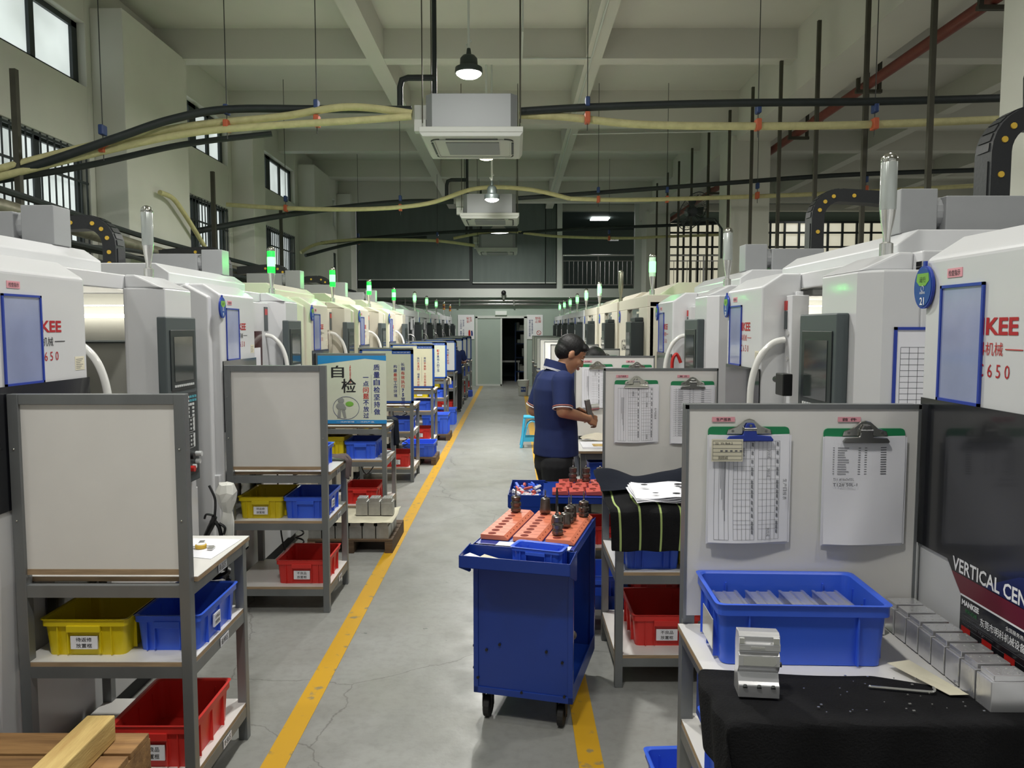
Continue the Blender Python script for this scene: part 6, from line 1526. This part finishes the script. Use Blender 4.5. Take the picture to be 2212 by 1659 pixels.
def person(label, loc, rotz, arms, head=(0.09, 0.0, 1.595), hpitch=28, hyaw=0, legs=((0.06, 0.10), (-0.04, -0.10)), voxel=0.006, scale=1.0, fine=True, chest_x=0.0):
    t = thing('person', label, 'person', loc, rotz); t.scale = (scale,)*3
    cx = chest_x
    body = MB()
    loft(body, [(0,0,0.86,0.10,0.14),(0,0,0.95,0.115,0.155),(0.01,0,1.08,0.105,0.14),(cx,0,1.24,0.11,0.155),(cx,0,1.36,0.105,0.165),(cx,0,1.42,0.08,0.14),(cx+0.01,0,1.46,0.05,0.07)])
    H = Vector(head)
    cap(body, (cx+0.01,0,1.40), 0.058, (H.x-0.03, H.y, H.z-0.06), 0.054)
    for side, (sh, el, wr) in arms.items():
        cap(body, sh, 0.052, el, 0.041); cap(body, el, 0.042, tuple(Vector(el)*0.4+Vector(wr)*0.6), 0.034); cap(body, tuple(Vector(el)*0.4+Vector(wr)*0.6), 0.034, wr, 0.026)
        dd = (Vector(wr)-Vector(el)).normalized()
        hand(body, Vector(wr)+dd*0.005, (dd.x, dd.y*0.6, dd.z), (0, -1 if side == 'r' else 1, 0.35), -1 if side == 'r' else 1, curl=0.75)
    for i, (dx, dy) in enumerate(legs):
        cap(body, (0, dy*0.8, 0.88), 0.09, (dx*0.5+0.02, dy, 0.47), 0.058); cap(body, (dx*0.5+0.02, dy, 0.47), 0.056, (dx, dy, 0.09), 0.038)
    # head
    Rm = Matrix.Translation(H) @ Matrix.Rotation(math.radians(hyaw), 4, 'Z') @ Matrix.Rotation(math.radians(hpitch), 4, 'Y')
    body.T = Rm
    body.ball((-0.008,0,0.03), 0.1, 24, sx=0.98, sy=0.76, sz=0.92); body.ball((0.032,0,-0.040), 0.07, 20, sx=0.92, sy=0.88, sz=1.08); body.ball((0.058,0,-0.095), 0.028, 12); body.ball((0.035,0,-0.085), 0.045, 12, sy=1.1)
    cap(body, (0.088,0,0.008), 0.008, (0.106,0,-0.034), 0.012, 10); body.ball((0.097,0.011,-0.037), 0.008, 8); body.ball((0.097,-0.011,-0.037), 0.008, 8)
    for s_ in (-1, 1):
        body.ball((0.078,s_*0.030,0.018), 0.017, 10, sx=0.8); body.ball((0.070,s_*0.040,-0.03), 0.022, 10); body.ball((-0.004,s_*0.078,-0.012), 0.026, 12, sx=0.75, sy=0.3, sz=1.2); body.ball((0.010,s_*0.072,-0.015), 0.012, 8)
    body.ball((0.090,0,-0.062), 0.013, 10, sy=1.7, sz=0.7)
    body.T = None
    bo = blob_obj(body, 'body', 'skin', t, voxel, 5)
    # face details
    if fine:
        e = MB(); e.T = Rm
        for s_ in (-1, 1): e.ball((0.083,s_*0.031,-0.001), 0.011, 10, sy=1.2, sz=0.5)
        e.build('eyes', 'eye_white', bo, smooth=True)
        e = MB(); e.T = Rm
        for s_ in (-1, 1): e.ball((0.0915,s_*0.031,-0.003), 0.0055, 10, sx=0.6, sz=0.8); e.tube([(0.086,s_*0.016,0.022),(0.087,s_*0.032,0.027),(0.076,s_*0.047,0.021)], 0.0035, 6)
        e.build('pupils_and_brows', 'hair', bo, smooth=True)
        e = MB(); e.T = Rm; e.tube([(0.090,-0.022,-0.063),(0.101,-0.009,-0.060),(0.103,0,-0.062),(0.101,0.009,-0.060),(0.090,0.022,-0.063)], 0.0045, 8); e.tube([(0.090,-0.018,-0.067),(0.100,0,-0.070),(0.090,0.018,-0.067)], 0.005, 8); e.build('lips', 'lips', bo, smooth=True)
    h = MB(); h.T = Rm
    h.ball((-0.018,0,0.036), 0.1, 24, sx=1.02, sy=0.81, sz=0.89); h.ball((-0.045,0,-0.005), 0.075, 18, sx=0.95, sy=0.98, sz=0.95); h.ball((0.045,0,0.078), 0.052, 14, sx=0.95, sy=1.15, sz=0.55)
    for s_ in (-1, 1): h.ball((0.012,s_*0.066,0.025), 0.026, 12, sy=0.5, sz=1.2); h.ball((0.055,s_*0.035,0.070), 0.030, 12, sz=0.7)
    for k in range(0):
        a = rn.random()*2*PI; f = rn.random()*1.15; x = -0.02+0.098*math.sin(f)*math.cos(a); y = 0.08*math.sin(f)*math.sin(a); z = 0.042+0.093*math.cos(f)
        h.ball((x*1.01,y,z-0.008), 0.0075, 6, sx=1.6)
    blob_obj(h, 'hair', 'hair', t, 0.005 if fine else 0.01, 1)
    # polo shirt
    s = MB()
    loft(s, [(0.012,0,0.90,0.150,0.190),(0.012,0,0.96,0.148,0.187),(0.015,0,1.08,0.140,0.175),(cx,0,1.24,0.138,0.185),(cx-0.005,0,1.34,0.130,0.195),(cx-0.005,0,1.41,0.105,0.175),(cx,0,1.455,0.075,0.105),(cx+0.01,0,1.475,0.062,0.07)], 32)
    cuffs = MB()
    for side, (sh, el, wr) in arms.items():
        m_ = tuple(Vector(sh)*0.34+Vector(el)*0.66); cap(s, tuple(Vector(sh)+Vector((0,0,-0.005))), 0.074, m_, 0.064, 16)
        dd = (Vector(el)-Vector(sh)).normalized(); c0 = Vector(m_)+dd*0.040; s.cyl(m_, tuple(c0), 0.064, 0.062, n=18)
        a_ = Vector((0,0,1)) if abs(dd.z) < 0.9 else Vector((1,0,0)); u = dd.cross(a_).normalized(); w_ = dd.cross(u)
        for k, (off, mi) in enumerate(((0.010, 0), (-0.002, 1))):
            cuffs.m = mi; cuffs.tube([c0+dd*off+(u*math.cos(q*PI/10)+w_*math.sin(q*PI/10))*0.063 for q in range(20)], 0.004, 6, closed=True)
    shirt = blob_obj(s, 'polo_shirt', 'polo_navy', t, voxel, 7)
    cuffs.build('sleeve_piping', ['ink_white', 'lips'], shirt, smooth=True)
    c = MB(); N = 28; cc = Vector((cx+0.012, 0, 1.470))
    def ring(r_, z): return [tuple(cc+Vector((r_*math.cos(2*PI*q/N), r_*1.05*math.sin(2*PI*q/N), z-0.30*r_*math.cos(2*PI*q/N)))) for q in range(N)]
    rr = [ring(0.066, 0.050), ring(0.070, 0.052), ring(0.079, 0.018), ring(0.088, -0.014), ring(0.084, -0.016), ring(0.070, 0.0)]
    c.add([v for r_ in rr for v in r_], [(i_*N+q, i_*N+(q+1) % N, (i_+1)*N+(q+1) % N, (i_+1)*N+q) for i_ in range(len(rr)-1) for q in range(N)])
    c.m = 1; c.tube(ring(0.0885, -0.013), 0.0028, 6, closed=True); c.tube(ring(0.0865, -0.005), 0.002, 6, closed=True)
    c.build('collar', ['polo_navy', 'ink_white'], shirt, smooth=True)
    tr = MB(); loft(tr, [(0.0,0,0.80,0.13,0.17),(0,0,0.90,0.128,0.17),(0,0,0.99,0.125,0.165)], 28)
    for i, (dx, dy) in enumerate(legs):
        cap(tr, (0.0, dy*0.85, 0.84), 0.115, (dx*0.5+0.02, dy, 0.48), 0.085); cap(tr, (dx*0.5+0.02, dy, 0.48), 0.084, (dx, dy, 0.16), 0.070); tr.cyl((dx, dy, 0.16), (dx, dy, 0.06), 0.070, 0.072, n=18)
    blob_obj(tr, 'trousers', 'trouser_black', t, max(voxel, 0.008), 6)
    for i, (dx, dy) in enumerate(legs):
        sb = MB(); sb.ball((dx+0.05, dy, 0.045), 0.06, 16, sx=2.3, sy=0.8, sz=0.75); sb.box(dx-0.09, dx+0.18, dy-0.045, dy+0.045, 0, 0.03); blob_obj(sb, 'shoe', 'shoe_black', t, 0.008, 4)
    return t
person('person in navy polo shirt and black trousers standing with a metal part in hand', (0.27, 5.12, 0), math.radians(12),
       {'r': ((0.0, -0.205, 1.405), (-0.015, -0.265, 1.215), (0.20, -0.10, 1.145)), 'l': ((-0.01, 0.195, 1.39), (-0.085, 0.235, 1.17), (0.14, 0.07, 1.16))},
       head=(0.115, 0.0, 1.575), hpitch=32, hyaw=-8, voxel=0.0055, legs=((0.09, 0.11), (-0.03, -0.11)))
t = thing('held_part', 'small turned steel part in the hands of the standing worker', 'metal part', (0.502, 5.09, 1.185), 0.2)
b = MB(); b.box(-0.017, 0.017, -0.012, 0.012, -0.05, 0.085); o = b.build('plate', 'steel_mid', t, bevel=0.002); o.rotation_euler = (0, math.radians(-12), 0)
b = MB(); b.cyl((0.01,-0.01,0.03), (0.055,-0.02,0.035), 0.024, n=20); b.cyl((0.055,-0.02,0.035), (0.06,-0.021,0.0355), 0.019, n=20); b.build('turned_boss', 'steel_shiny', t, smooth=True)
person('person with dark hair bending beyond the third right rack, mostly hidden', (0.58, 6.72, 0), math.radians(5),
       {'r': ((0.03, -0.20, 1.35), (0.06, -0.26, 1.12), (0.30, -0.12, 1.05)), 'l': ((0.03, 0.20, 1.35), (0.06, 0.26, 1.12), (0.30, 0.12, 1.05))}, head=(0.13, 0, 1.50), hpitch=40, voxel=0.010, scale=0.97, fine=False)
person('person in a navy shirt with back turned, working among the far left racks', (-1.24, 15.95, 0), math.radians(100),
       {'r': ((0.03, -0.20, 1.40), (0.10, -0.27, 1.18), (0.30, -0.10, 1.12)), 'l': ((0.03, 0.20, 1.40), (0.06, 0.26, 1.18), (0.28, 0.12, 1.12))}, head=(0.10, 0, 1.58), hpitch=30, voxel=0.012, scale=0.87, fine=False)
